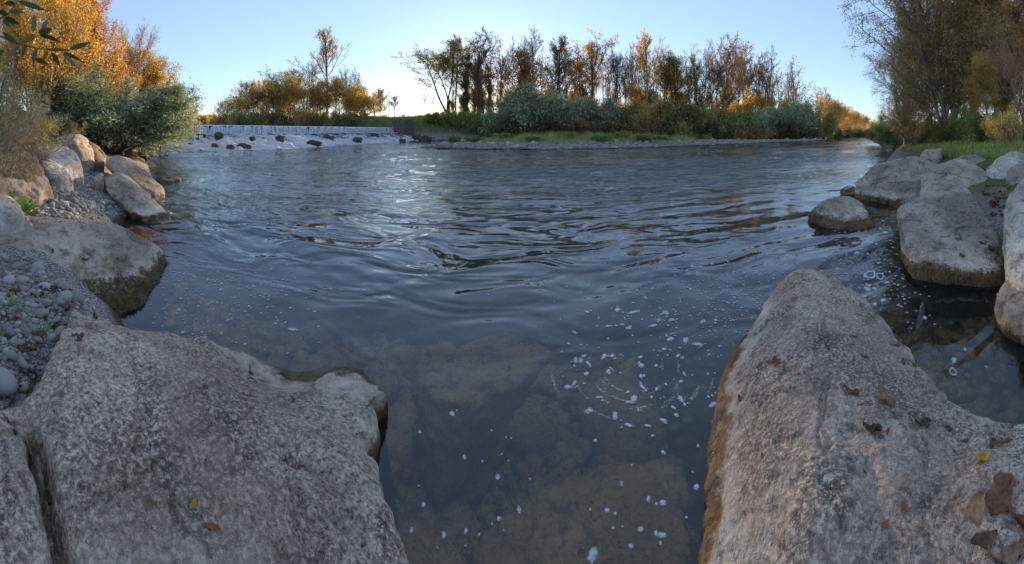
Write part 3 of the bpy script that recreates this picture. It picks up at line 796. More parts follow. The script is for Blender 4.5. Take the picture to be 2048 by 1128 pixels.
boulder('boulder', [(112, 282, 10.6), (128, 266, 10.9), (155, 263, 11), (175, 275, 11), (188, 300, 10.6), (187, 318, 10.2), (172, 327, 9.9), (150, 316, 9.8), (125, 300, 9.9), (150, 285, 10.0)], MAT['tan'], 'big rounded tan boulder in front of the willow bush', back=1.1, seed=18, sink=0.3, soft=30)
boulder('boulder', [(176, 278, 11.5), (196, 290, 11.6), (212, 312, 11.2), (208, 326, 10.6), (186, 322, 10.5)], MAT['brown'], 'brown slab wedged behind the rounded tan boulder', back=0.9, seed=19, sink=0.2)
boulder('boulder', [(205, 326, 10.2), (235, 305, 10.6), (262, 318, 10.6), (295, 345, 10.0), (330, 380, 9.4), (328, 395, D(397)), (300, 388, 8.9), (255, 350, 9.2), (225, 345, 9.3)], MAT['warm'], 'long sloping grey boulder running down into the river, second behind the inlet', back=0.9, seed=20)
boulder('boulder', [(205, 350, 8.2), (240, 342, 8.4), (268, 362, 8.2), (300, 400, 7.6), (340, 430, 7.1), (342, 448, D(448)), (315, 452, D(452)), (285, 432, 7.0), (235, 400, 7.3), (210, 378, 7.7), (262, 385, 7.5)], MAT['grey'], 'dark grey pointed boulder dipping into the water beside the wet inlet', back=0.7, seed=21)
boulder('rock', [(187, 352, 8.3), (200, 342, 8.4), (211, 352, 8.3), (208, 374, 7.9), (190, 376, 7.9)], MAT['tan'], 'small upright tan rock leaning on the dark pointed boulder', back=0.3, sub=4, seed=22, cat='rock')
boulder('rock', [(308, 356, 12.6), (335, 350, 13.1), (362, 354, 13.2), (366, 360, 12.6), (325, 364, 12.2)], MAT['wetdark'], 'flat wet dark rock barely above the water', back=0.5, sub=4, seed=23, cat='rock')
boulder('rock', [(248, 305, 17.0), (262, 298, 17.5), (276, 308, 17.5), (272, 322, D(322)), (252, 318, 16.5)], MAT['wetdark'], 'wet dark rock at the shore below the willow bush', back=0.8, sub=4, seed=24, cat='rock')
boulder('rock', [(270, 308, 20.5), (282, 304, 21), (295, 309, 21), (296, 317, D(318)), (274, 318, D(319))], MAT['wetdark'], 'low black rock in the shallows next to the shore rock', back=0.9, sub=4, seed=25, cat='rock')
boulder('rock', [(283, 292, 27), (292, 286, 27.5), (304, 287, 28), (304, 294, 27), (290, 297, 26.5)], MAT['ochre'], 'sunlit yellow mossy rock beside the rapids', back=1.0, sub=4, seed=26, cat='rock', sink=0.1)
boulder('rock', [(236, 285, 24), (250, 276, 24.5), (268, 280, 25), (275, 294, 24), (245, 298, 23)], MAT['ochre'], 'larger sunlit ochre rock on the bank under the willow', back=1.2, sub=4, seed=27, cat='rock', sink=0.1)
boulder('rock', [(214, 300, 20), (226, 292, 20.5), (244, 296, 20.5), (250, 308, 19.8), (220, 312, 19)], MAT['brown'], 'brown bank rock between the willow and the rounded boulder', back=1.0, sub=4, seed=28, cat='rock', sink=0.1)
# the right bank
_b = boulder('boulder', [(1612, 428, D(440)), (1640, 405, 7.0), (1668, 394, 7.2), (1700, 392, 7.3), (1722, 402, 7.2), (1740, 428, 7.0), (1752, 452, D(455)), (1720, 464, D(464)), (1660, 460, D(460)), (1625, 448, D(448)), (1690, 425, 6.6)], MAT['grey'], 'low boulder standing alone in the water with a brown algae skirt', back=0.5, seed=31, sub=5)
FRINGED.append((*_b, 0.2, 4500))
boulder('boulder', [(1705, 372, 9.3), (1730, 342, 9.7), (1770, 322, 10), (1830, 312, 10.2), (1878, 320, 10.2), (1862, 338, 9.6), (1815, 362, 9.0), (1845, 392, 8.3), (1800, 411, D(411)), (1775, 398, 8.5), (1740, 385, 8.9), (1712, 385, 9.2), (1770, 350, 9.2)], MAT['grey'], 'broad rounded grey boulder with an undercut edge, behind the lone water boulder', back=0.7, seed=32, sub=6)
boulder('rock', [(1678, 380, 10.0), (1695, 372, 10.2), (1712, 374, 10.2), (1715, 388, D(390)), (1690, 390, D(391))], MAT['grey'], 'small stone at the water tip of the broad undercut boulder', back=0.4, sub=4, seed=33, cat='rock')
boulder('boulder', [(1835, 352, 8.4), (1870, 330, 8.8), (1915, 313, 9.2), (1945, 320, 9.2), (1978, 345, 8.8), (1980, 370, 8.3), (1960, 388, 7.9), (1900, 392, 7.4), (1850, 390, 7.6), (1910, 345, 8.3)], MAT['grey'], 'rounded pitted boulder in the middle of the heap, topped by a ridge', back=0.8, seed=34, sub=6)
_b = boulder('boulder', [(1788, 418, 5.3), (1830, 398, 5.7), (1880, 372, 6.3), (1935, 368, 6.6), (1952, 395, 6.1), (2000, 455, 5.2), (2012, 500, 4.6), (2010, 548, D(556, 0.1)), (1960, 566, D(566)), (1880, 568, D(568)), (1828, 555, D(556)), (1822, 510, 4.3), (1805, 460, 4.8), (1900, 500, 4.35), (1985, 500, 4.4), (1860, 430, 5.2)], MAT['grey'], 'largest pitted boulder with a flat sloping face and mossy foot, fallen leaves on it', back=0.7, seed=35, sub=6, soft=60, rough=0.03)
FRINGED.append((*_b, 0.2, 7000))
boulder('boulder', [(2012, 500, 3.9), (2008, 400, 4.8), (2030, 365, 5.1), (2080, 345, 5.2), (2140, 360, 5.0), (2140, 580, 3.4), (2060, 580, 3.3), (2020, 560, 3.5), (2040, 430, 4.2)], MAT['blue'], 'pale blue-grey boulder at the picture edge above the small pool', back=0.7, seed=36, sub=6)
boulder('boulder', [(1965, 338, 9.0), (1990, 318, 9.3), (2030, 298, 9.6), (2060, 305, 9.6), (2060, 360, 8.6), (2010, 372, 8.1), (1978, 360, 8.4), (2022, 325, 8.8)], MAT['blue'], 'pale split boulder with a steep dark side, uppermost of the heap', back=1.0, seed=37, sub=5, soft=24)
boulder('rock', [(1838, 310, 13.5), (1850, 298, 13.8), (1885, 297, 14), (1882, 314, 13.2), (1845, 320, 13)], MAT['grey'], 'small flat block at the edge of the grass bank', back=0.6, sub=4, seed=38, cat='rock', sink=0.3)
boulder('rock', [(1915, 312, 10.6), (1950, 308, 10.8), (1975, 320, 10.8), (1972, 336, 10.4), (1925, 332, 10.2)], MAT['grey'], 'half hidden grey block behind the middle pitted boulder', back=0.6, sub=4, seed=39, cat='rock', sink=0.3)
boulder('boulder', [(1985, 600, 3.3), (2010, 572, 3.5), (2060, 580, 3.4), (2110, 640, 2.9), (2060, 668, 2.85), (2015, 640, 3.0)], MAT['tan'], 'wet tan boulder half in the small dark pool', back=0.5, seed=40, sub=5, rough=0.02)
boulder('rock', [(1940, 300, 14.5), (1950, 296, 14.7), (1962, 300, 14.7), (1958, 308, 14.2), (1944, 308, 14.2)], MAT['grey'], 'small grey stone lying in the bank grass', back=0.3, sub=3, seed=41, cat='rock', sink=0.6)
boulder('rock', [(1978, 312, 12.4), (1990, 304, 12.6), (2004, 308, 12.6), (2002, 318, 12.2), (1982, 320, 12.2)], MAT['grey'], 'stone in the grass just behind the pale split boulder', back=0.4, sub=3, seed=42, cat='rock', sink=0.6)
boulder('boulder', [(1968, 392, 6.9), (1985, 374, 7.2), (2010, 372, 7.3), (2024, 390, 7.1), (2018, 408, 6.8), (1980, 408, 6.6)], MAT['brown'], 'small brown block at the head of the leaf litter', back=0.4, sub=4, seed=43)
boulder('boulder', [(2010, 345, 8.0), (2030, 330, 8.2), (2070, 330, 8.2), (2070, 372, 7.6), (2020, 372, 7.5)], MAT['grey'], 'grey block between the pale split boulder and the pale edge boulder', back=0.6, sub=5, seed=44)
boulder('boulder', [(1868, 340, 9.6), (1890, 322, 10.0), (1920, 318, 10.2), (1930, 338, 9.8), (1890, 352, 9.4)], MAT['brown'], 'dark block wedged between the undercut and the middle boulder', back=0.5, sub=4, seed=45)
# stones under the water
boulder('sunken_rock', [(815, 740, D(740, -.10)), (900, 690, D(690, -.08)), (1010, 650, D(650, -.08)), (1130, 690, D(690, -.07)), (1060, 745, D(745, -.06)), (960, 800, D(800, -.08)), (880, 808, D(808, -.10)), (960, 740, D(740, -.05))], MAT['sunk'], 'tan sunken slab under the water between the two granite rocks', back=0.1, seed=51, sink=-0.9, cat='rock', bv=False, rough=0.09, soft=14)
boulder('sunken_rock', [(950, 1010, D(1010, -.12)), (1120, 970, D(970, -.10)), (1230, 900, D(900, -.09)), (1400, 890, D(890, -.10)), (1420, 1128, D(1128, -.10)), (1200, 1200, D(1200, -.08)), (960, 1200, D(1200, -.12)), (1250, 1050, D(1050, -.05))], MAT['sunk'], 'brown algae covered sunken rock beside the pale granite rock', back=0.05, seed=52, sink=-0.9, cat='rock', bv=False, rough=0.09, soft=14)
# rocks in the rapids
def rapid_rock(px, py0, py1, wpx, d, mat, label, seed):
    py0 = py0 + 0.45 * (py1 - py0)
    boulder('rapids_rock', [(px - wpx / 2, (py0 + py1) / 2, d), (px - wpx * .2, py0, d + .2), (px + wpx * .15, py0 + 1, d + .2), (px + wpx / 2, (py0 + 2 * py1) / 3, d), (px + wpx * .3, py1 + 2, d - .5), (px - wpx * .3, py1 + 2, d - .5)], mat, label, back=wpx / R * d * 0.6, sub=4, seed=seed, cat='rock', group='rocks in the rapids', rough=0.16, sink=-0.4, bv=False, soft=20)
rapid_rock(438, 260, 270, 20, 39.5, MAT['wetdark'], 'black rock close under the white water curtain', 60)
rapid_rock(409, 264, 269, 6, 40, MAT['wetdark'], 'tiny black rock left of the black rock under the curtain', 61)
rapid_rock(657, 263, 276, 22, 50, MAT['wetdark'], 'dark wedge-shaped rock leaning in the rapids', 62)
rapid_rock(430, 281, 290, 14, 34, MAT['wetdark'], 'small dark rock among the bright white water', 63)
rapid_rock(461, 284, 296, 20, 33.5, MAT['wetdark'], 'dark round rock at the lower edge of the rapids', 64)
rapid_rock(488, 280, 294, 34, 34.2, MAT['wetdark'], 'wide dark layered rock at the lower edge of the rapids', 65)
rapid_rock(630, 277, 285, 34, 42, MAT['wetdark'], 'long low dark rock in the middle of the rapids', 66)
rapid_rock(829, 279, 284, 20, 55, MAT['wetdark'], 'low black rock in calm water near the gravel bar tip', 67)
rapid_rock(850, 268, 277, 30, 60, MAT['wetdark'], 'dark rock in the shallow channel behind the gravel bar', 68)
rapid_rock(750, 264, 269, 16, 62, MAT['wetdark'], 'small dark rock in the far part of the rapids', 69)
rapid_rock(832, 264, 270, 18, 66, MAT['wetdark'], 'dark stone below the abutment wall', 70)
rapid_rock(560, 268, 274, 22, 41, MAT['wetdark'], 'dark rock half drowned in foam before the weir', 71)
rapid_rock(380, 284, 289, 14, 34.5, MAT['wetdark'], 'small dark rock near the bank end of the rapids', 72)
rr_ = random.Random(3)
for i_, (a_, b_, c_, w_, d_) in enumerate(q_ for q_ in [(395, 270, 275, 9, 39), (470, 268, 272, 12, 40), (505, 270, 275, 14, 41), (540, 276, 281, 16, 39), (590, 272, 278, 18, 42), (612, 266, 270, 14, 48), (690, 268, 273, 16, 52), (715, 272, 277, 20, 50), (680, 279, 284, 18, 44), (770, 266, 271, 14, 62), (790, 270, 275, 18, 58), (560, 284, 289, 16, 37), (600, 288, 292, 14, 37), (360, 272, 277, 10, 38), (350, 288, 292, 12, 33), (330, 282, 290, 14, 34), (312, 290, 297, 16, 32), (520, 288, 292, 12, 35.5), (805, 276, 280, 14, 55), (872, 274, 279, 14, 58), (900, 270, 275, 18, 62), (740, 280, 284, 12, 48)] if (q_[0] // 5) % 2):
    rapid_rock(a_, b_, c_, w_, d_, MAT['wetdark'] if i_ % 3 else MAT['wetdark'], 'small wet rock breaking the white water below the weir', 80 + i_)
#@@OBJECTS
# ------------------------------------------------------------------ trees: wood and leaves grown once per kind, then copied
def tubes(segs):
    """segs: list of (p0, p1, r0, r1, sides)"""
    Vs, Fs, base = [], [], 0
    by = {}
    for s in segs: by.setdefault(s[4], []).append(s)
    for k, ss in by.items():
        p0 = np.array([s[0] for s in ss]); p1 = np.array([s[1] for s in ss])
        r0 = np.array([s[2] for s in ss])[:, None, None]; r1 = np.array([s[3] for s in ss])[:, None, None]
        d = p1 - p0; d /= np.maximum(np.linalg.norm(d, axis=1, keepdims=True), 1e-9)
        ref = np.where(np.abs(d[:, 2:3]) < 0.9, np.array([[0, 0, 1.0]]), np.array([[1.0, 0, 0]]))
        a = np.cross(d, ref); a /= np.linalg.norm(a, axis=1, keepdims=True); b = np.cross(d, a)
        th = np.arange(k) * 2 * math.pi / k
        ring = a[:, None, :] * np.cos(th)[None, :, None] + b[:, None, :] * np.sin(th)[None, :, None]
        V = np.concatenate([p0[:, None, :] + ring * r0, p1[:, None, :] + ring * r1], 1)
        n = len(ss); j = np.arange(k); j2 = (j + 1) % k
        f = np.stack([j, j2, k + j2, k + j], 1)
        Fs.append((f[None] + (np.arange(n) * 2 * k)[:, None, None]).reshape(-1, 4) + base)
        Vs.append(V.reshape(-1, 3)); base += n * 2 * k
    return np.vstack(Vs), np.vstack(Fs)
def leaves(pos, size, aspect, rng, droop=0.0, up=0.0, fold=0.0):
    n = len(pos)
    u = rng.normal(size=(n, 3)); u[:, 2] += up - droop
    u /= np.linalg.norm(u, axis=1, keepdims=True)
    w = rng.normal(size=(n, 3)); v = np.cross(u, w); v /= np.maximum(np.linalg.norm(v, axis=1, keepdims=True), 1e-6)
    s = (size * rng.uniform(0.6, 1.35, n))[:, None]
    a = s / aspect * 0.5
    V = np.stack([pos, pos + u * s * 0.45 + v * a, pos + u * s, pos + u * s * 0.45 - v * a], 1).reshape(-1, 3)
    return V, np.arange(n * 4).reshape(-1, 4)
def rot_about(d, ang, azim, rng):
    d = d / np.linalg.norm(d)
    ref = np.array([0, 0, 1.0]) if abs(d[2]) < 0.95 else np.array([1.0, 0, 0])
    a = np.cross(d, ref); a /= np.linalg.norm(a); b = np.cross(d, a)
    return d * math.cos(ang) + (a * math.cos(azim) + b * math.sin(azim)) * math.sin(ang)
def grow(seed, H=10.0, r0=0.16, stems=1, stem_spread=0.0, lean=(0, 0), levels=4, kids=(12, 6, 5), ang=(0.8, 0.7, 0.7), ratio=(0.45, 0.5, 0.5), start=(0.35, 0.2, 0.15),
         up=(0.02, 0.12, 0.08, 0.0), wig=(0.06, 0.14, 0.2, 0.25), taper=0.25, shape='cone', leaf_n=0, leaf=0.2, aspect=1.6, jitter=0.25, droop=0.0, leaf_lev=2, leaf_zmin=0.0, ivy=0, minr=0.012, stem_len=1.0, split=0):
    rg = np.random.default_rng(seed); segs = []; pts = []
    nseg = (7, 5, 4, 3, 2)
    def branch(p, d, L, r, lev):
        n = nseg[lev]; path = [(p, d, r)]
        for i in range(n):
            d = d + rg.normal(size=3) * wig[min(lev, len(wig) - 1)]; d[2] += up[min(lev, len(up) - 1)]
            d /= np.linalg.norm(d)
            q = p + d * (L / n); r2 = r * (1 - (1 - taper) / n * 1.0) if lev < 1 else r * (1 - 0.75 / n)
            segs.append((p, q, max(r, minr), max(r2, minr * 0.8), 7 if lev == 0 else (5 if lev == 1 else 3)))
            p, r = q, r2; path.append((p, d, r))
        if lev >= leaf_lev:
            for (a, _, _), (b, _, _) in zip(path[:-1], path[1:]): pts.append((a, b))
        if lev < levels - 1:
            k = kids[lev]
            k = max(1, int(round(k * rg.uniform(0.8, 1.2))))
            for j in range(k):
                t = start[lev] + (1 - start[lev]) * ((j + rg.uniform(0.1, 0.9)) / k)
                f = t * n; i = min(int(f), n - 1); fr = f - i
                pp = path[i][0] * (1 - fr) + path[i + 1][0] * fr; dd = path[i][1]; rp = path[i][2]
                if lev == 0:
                    sh = {'cone': 1.15 - 0.75 * (t - start[0]) / (1 - start[0]), 'round': 0.5 + 0.9 * math.sin(math.pi * min(1, 0.15 + 0.8 * (t - start[0]) / (1 - start[0]))), 'vase': 1.25 - 0.5 * t, 'flat': 1.0}[shape]
                else: sh = 1.15 - 0.55 * t
                branch(pp, rot_about(dd, ang[lev] * rg.uniform(0.7, 1.25), rg.uniform(0, 2 * math.pi), rg), L * ratio[lev] * sh * rg.uniform(0.75, 1.2), rp * (0.62 if lev else 0.5), lev + 1)
    for s in range(stems):
        az_ = rg.uniform(0, 2 * math.pi); sp = stem_spread * rg.uniform(0.3, 1.0)
        d = np.array([math.sin(az_) * math.sin(sp) + lean[0], math.cos(az_) * math.sin(sp) + lean[1], math.cos(sp)])
        p = np.array([rg.normal() * 0.06 * r0 * 8, rg.normal() * 0.06 * r0 * 8, -0.25]) if stems > 1 else np.array([0, 0, -0.3])
        branch(p, d / np.linalg.norm(d), H * stem_len * (rg.uniform(0.75, 1.05) if stems > 1 else 1), r0 * (rg.uniform(0.6, 1.0) if stems > 1 else 1), 0)
    WV, WF = tubes(segs)
    zmax = WV[:, 2].max(); sc = H / zmax
    LV = None
    if leaf_n or ivy:
        pos = np.zeros((0, 3))
        if leaf_n:
            A = np.array([p[0] for p in pts]); B = np.array([p[1] for p in pts])
            idx = rg.integers(0, len(A), leaf_n); t = rg.uniform(0, 1, (leaf_n, 1))
            clump = rg.uniform(0, 1, len(A)); keepc = clump[idx] > 0.25
            pos = (A[idx] * (1 - t) + B[idx] * t)[keepc]
            pos = pos + rg.normal(size=pos.shape) * jitter
            pos = pos[pos[:, 2] > leaf_zmin * zmax]
        if ivy:
            hz = rg.uniform(0.05, 0.72, ivy) * zmax; th = rg.uniform(0, 2 * math.pi, ivy)
            rad = (0.5 + 0.7 * rg.uniform(0, 1, ivy) ** 2) * (0.7 + 0.5 * np.sin(hz * 1.7)) * (1.05 - 0.8 * hz / zmax)
            pos = np.vstack([pos, np.stack([np.cos(th) * rad, np.sin(th) * rad, hz], 1)])
        LV, LF = leaves(pos, leaf, aspect, rg, droop)
        LV = LV * sc
    return WV * sc, WF, LV, (LF if LV is not None else None)
PROTO = {}
def proto(key, bark, leafmat, **kw):
    WV, WF, LV, LF = grow(**kw)
    b = np.vstack([WV] + ([LV] if LV is not None else []))
    PROTO[key] = dict(wood=mesh_from(key + '_wood', WV, WF, MAT[bark]), leaf=(mesh_from(key + '_leaves', LV, LF, MAT[leafmat], smooth=False) if LV is not None else None),
                      H=float(np.percentile(b[:, 2], 99.7)), Wd=float(np.percentile(np.abs(b[:, 0]), 99) * 2))
# the far wood and grove (leaf clumps a hand or two across; the trees stand 80 m away and more)
proto('fan', 'bark', None, seed=1, H=18, r0=0.34, levels=5, kids=(11, 6, 5, 4), ang=(0.55, 0.5, 0.5, 0.5), ratio=(0.62, 0.48, 0.45, 0.5), start=(0.28, 0.2, 0.2, 0.2), up=(0.02, 0.16, 0.1, 0.05), shape='vase', minr=0.032)
proto('fan_orange', 'bark_orange', 'orange', seed=2, H=18, r0=0.32, levels=5, kids=(12, 6, 5, 4), ang=(0.6, 0.5, 0.5, 0.5), ratio=(0.6, 0.48, 0.45, 0.5), start=(0.3, 0.2, 0.2, 0.2), up=(0.02, 0.15, 0.1, 0.05), shape='vase', leaf_n=3000, leaf=0.22, jitter=0.15, minr=0.036, leaf_lev=3, leaf_zmin=0.45)
proto('fan_sparse', 'bark', 'rust', seed=3, H=18, r0=0.30, levels=5, kids=(12, 5, 5, 3), ang=(0.7, 0.6, 0.6, 0.6), ratio=(0.52, 0.48, 0.45, 0.5), start=(0.35, 0.2, 0.2, 0.2), up=(0.02, 0.12, 0.08, 0.02), shape='round', leaf_n=4500, leaf=0.24, jitter=0.22, minr=0.03, leaf_lev=3, leaf_zmin=0.45)
proto('poplar', 'bark', 'rust', seed=5, H=20, r0=0.32, levels=4, kids=(22, 7, 5), ang=(0.7, 0.6, 0.6), ratio=(0.34, 0.45, 0.5), start=(0.42, 0.2, 0.15), up=(0.0, 0.14, 0.08, 0.0), shape='cone', leaf_n=4200, leaf=0.26, jitter=0.2, minr=0.02)
proto('poplar_leafy', 'bark_dark', 'olive', seed=6, H=20, r0=0.30, levels=4, kids=(22, 7, 5), ang=(0.8, 0.65, 0.6), ratio=(0.30, 0.45, 0.5), start=(0.45, 0.2, 0.15), up=(0.0, 0.1, 0.06, 0.0), shape='cone', leaf_n=6000, leaf=0.27, jitter=0.28, minr=0.02)
proto('gold_crown', 'bark_dark', 'gold', seed=7, H=17, r0=0.26, levels=4, kids=(15, 7, 5), ang=(0.8, 0.7, 0.7), ratio=(0.36, 0.5, 0.5), start=(0.42, 0.2, 0.15), up=(0.0, 0.12, 0.06, 0.0), shape='round', leaf_n=6200, leaf=0.28, jitter=0.3, minr=0.02)
proto('leaning', 'bark_dark', 'olive', seed=8, H=16, r0=0.26, stems=3, stem_spread=0.30, lean=(-0.22, 0), levels=4, kids=(9, 6, 5), ang=(0.75, 0.6, 0.6), ratio=(0.34, 0.45, 0.5), start=(0.5, 0.2, 0.15), up=(0.03, 0.08, 0.04, 0.0), shape='round', leaf_n=15000, leaf=0.24, jitter=0.24, minr=0.02)  # crown leafed densely so that it shades the left bank boulders
proto('curly', 'bark_dark', 'rust', seed=9, H=18, r0=0.40, levels=5, kids=(11, 5, 5, 4), ang=(0.95, 0.8, 0.7, 0.7), ratio=(0.42, 0.52, 0.45, 0.45), start=(0.4, 0.2, 0.2, 0.2), up=(0.0, 0.14, 0.08, 0.0), wig=(0.07, 0.24, 0.3, 0.3, 0.3), shape='round', leaf_n=2200, leaf=0.2, jitter=0.15, minr=0.034, leaf_lev=3)
proto('ivy', 'bark_dark', 'dark', seed=10, H=14, r0=0.22, levels=3, kids=(16, 5), ang=(0.9, 0.7), ratio=(0.22, 0.5), start=(0.3, 0.2), leaf_n=2200, ivy=5000, leaf=0.3, jitter=0.3, minr=0.02)
proto('under_gold', 'bark', 'gold', seed=11, H=9, r0=0.10, stems=4, stem_spread=0.30, levels=4, kids=(9, 6, 4), ang=(0.7, 0.7, 0.7), ratio=(0.4, 0.5, 0.5), start=(0.2, 0.2, 0.15), leaf_n=6500, leaf=0.25, jitter=0.3, minr=0.015)
proto('under_olive', 'bark', 'olive', seed=12, H=9, r0=0.10, stems=4, stem_spread=0.30, levels=4, kids=(9, 6, 4), ang=(0.7, 0.7, 0.7), ratio=(0.4, 0.5, 0.5), start=(0.2, 0.2, 0.15), leaf_n=7000, leaf=0.25, jitter=0.32, minr=0.015)
proto('under_rust', 'bark', 'rust', seed=13, H=9, r0=0.09, stems=5, stem_spread=0.28, levels=4, kids=(8, 6, 4), ang=(0.6, 0.7, 0.7), ratio=(0.4, 0.5, 0.5), start=(0.2, 0.2, 0.15), leaf_n=4500, leaf=0.24, jitter=0.28, minr=0.016)
proto('yellow_round', 'bark', 'yellow', seed=14, H=9, r0=0.14, stems=5, stem_spread=0.55, levels=4, kids=(10, 7, 5), ang=(0.8, 0.8, 0.7), ratio=(0.42, 0.5, 0.5), start=(0.12, 0.1, 0.1), up=(0.0, 0.03, 0.0, 0.0), leaf_n=11000, leaf=0.26, jitter=0.35, minr=0.015)
proto('gold_round', 'bark', 'gold', seed=15, H=13, r0=0.22, stems=2, stem_spread=0.2, levels=4, kids=(13, 7, 5), ang=(0.85, 0.75, 0.7), ratio=(0.42, 0.5, 0.5), start=(0.22, 0.15, 0.1), leaf_n=10000, leaf=0.27, jitter=0.34, minr=0.018, shape='round')
proto('sapling', 'bark_pale', 'rust', seed=16, H=9, r0=0.07, levels=3, kids=(16, 5), ang=(0.7, 0.6), ratio=(0.28, 0.5), start=(0.25, 0.2), leaf_n=500, leaf=0.16, jitter=0.15, minr=0.016)
BUSH = dict(r0=0.06, stems=11, stem_spread=0.95, levels=4, kids=(8, 6, 4), ang=(0.7, 0.7, 0.7), ratio=(0.38, 0.45, 0.5), start=(0.15, 0.1, 0.1), up=(0.02, 0.04, 0.02, 0.0), minr=0.01)
proto('willow_bush', 'bark', 'willow', seed=20, H=5, leaf_n=15000, leaf=0.30, aspect=3.0, jitter=0.3, **BUSH)
proto('willow_bush_b', 'bark', 'willow', seed=21, H=5, leaf_n=13000, leaf=0.30, aspect=3.0, jitter=0.36, **BUSH)
proto('shrub_olive', 'bark', 'olive', seed=22, H=5, leaf_n=9000, leaf=0.26, aspect=1.6, jitter=0.3, **BUSH)
proto('shrub_rust', 'bark_orange', 'rust', seed=23, H=4, leaf_n=5000, leaf=0.22, aspect=1.8, jitter=0.26, **BUSH)
proto('shrub_green', 'bark', 'green', seed=24, H=4, leaf_n=9000, leaf=0.24, aspect=1.6, jitter=0.28, **BUSH)
proto('shrub_dark', 'bark_dark', 'dark', seed=25, H=4, leaf_n=6000, leaf=0.24, aspect=1.8, jitter=0.28, **BUSH)
# near trees on both banks (leaves at their real size)
NEAR = dict(levels=4, start=(0.18, 0.15, 0.1))
proto('near_orange', 'bark_orange', 'orange', seed=30, H=13, r0=0.16, kids=(26, 8, 6), ang=(0.65, 0.6, 0.6), ratio=(0.34, 0.45, 0.45), up=(0.0, 0.10, 0.05, 0.0), leaf_n=26000, leaf=0.13, aspect=1.5, jitter=0.20, minr=0.008, shape='cone', **NEAR)
proto('near_gold', 'bark', 'gold', seed=31, H=12, r0=0.15, stems=2, stem_spread=0.15, kids=(22, 8, 6), ang=(0.7, 0.65, 0.6), ratio=(0.34, 0.45, 0.45), up=(0.0, 0.08, 0.04, 0.0), leaf_n=40000, leaf=0.13, aspect=1.5, jitter=0.22, minr=0.008, shape='round', **NEAR)
proto('near_bare', 'bark_orange', 'orange', seed=32, H=14, r0=0.14, stems=3, stem_spread=0.16, kids=(14, 7, 5), ang=(0.4, 0.45, 0.5), ratio=(0.4, 0.5, 0.5), up=(0.0, 0.12, 0.06, 0.0), leaf_n=5000, leaf=0.12, aspect=1.5, jitter=0.15, minr=0.012, shape='vase', levels=4, start=(0.3, 0.2, 0.1))
proto('near_dense', 'bark_dark', 'olive', seed=33, H=11, r0=0.2, kids=(20, 8, 6), ang=(0.85, 0.75, 0.7), ratio=(0.36, 0.48, 0.45), up=(0.0, 0.08, 0.03, 0.0), leaf_n=42000, leaf=0.17, aspect=1.4, jitter=0.26, minr=0.01, shape='round', **NEAR)
proto('big_willow', 'bark', 'wilolive', seed=34, H=13, r0=0.17, stems=4, stem_spread=0.26, kids=(18, 9, 7), ang=(0.75, 0.7, 0.7), ratio=(0.36, 0.5, 0.5), up=(0.0, 0.05, -0.04, -0.12), leaf_n=74000, leaf=0.17, aspect=3.6, jitter=0.17, droop=0.5, minr=0.008, shape='round', levels=4, start=(0.12, 0.12, 0.1))
proto('tall_thin', 'bark_orange', 'wilolive', seed=35, H=13, r0=0.10, stems=3, stem_spread=0.10, kids=(20, 7, 5), ang=(0.55, 0.6, 0.6), ratio=(0.22, 0.5, 0.5), up=(0.0, 0.08, 0.0, 0.0), leaf_n=22000, leaf=0.13, aspect=1.8, jitter=0.2, minr=0.008, shape='flat', levels=4, start=(0.2, 0.15, 0.1))
proto('near_willow_bush', 'bark_dark', 'willow_near', seed=36, H=4.6, r0=0.08, stems=22, stem_spread=1.35, levels=4, kids=(12, 8, 6), ang=(0.75, 0.7, 0.6), ratio=(0.46, 0.45, 0.5), start=(0.14, 0.1, 0.1), up=(0.05, 0.03, 0.0, 0.0), leaf_n=110000, leaf=0.15, aspect=4.2, jitter=0.13, minr=0.007)
proto('near_green_bush', 'bark', 'green', seed=37, H=3.0, r0=0.04, stems=12, stem_spread=0.9, levels=4, kids=(8, 6, 5), ang=(0.7, 0.7, 0.7), ratio=(0.4, 0.45, 0.5), start=(0.15, 0.1, 0.1), leaf_n=16000, leaf=0.10, aspect=1.6, jitter=0.12, minr=0.006)
proto('near_shrub', 'bark', 'wilolive', seed=38, H=3.0, r0=0.04, stems=14, stem_spread=0.85, levels=4, kids=(8, 6, 5), ang=(0.6, 0.6, 0.6), ratio=(0.4, 0.45, 0.5), start=(0.15, 0.1, 0.1), leaf_n=16000, leaf=0.10, aspect=3.0, jitter=0.12, minr=0.006)
proto('twiggy', 'bark_pale', 'wilolive', seed=39, H=3.4, r0=0.025, stems=22, stem_spread=1.0, levels=4, kids=(6, 6, 4), ang=(0.45, 0.5, 0.5), ratio=(0.45, 0.45, 0.5), start=(0.15, 0.1, 0.1), leaf_n=17000, leaf=0.085, aspect=4.5, jitter=0.04, minr=0.0035)

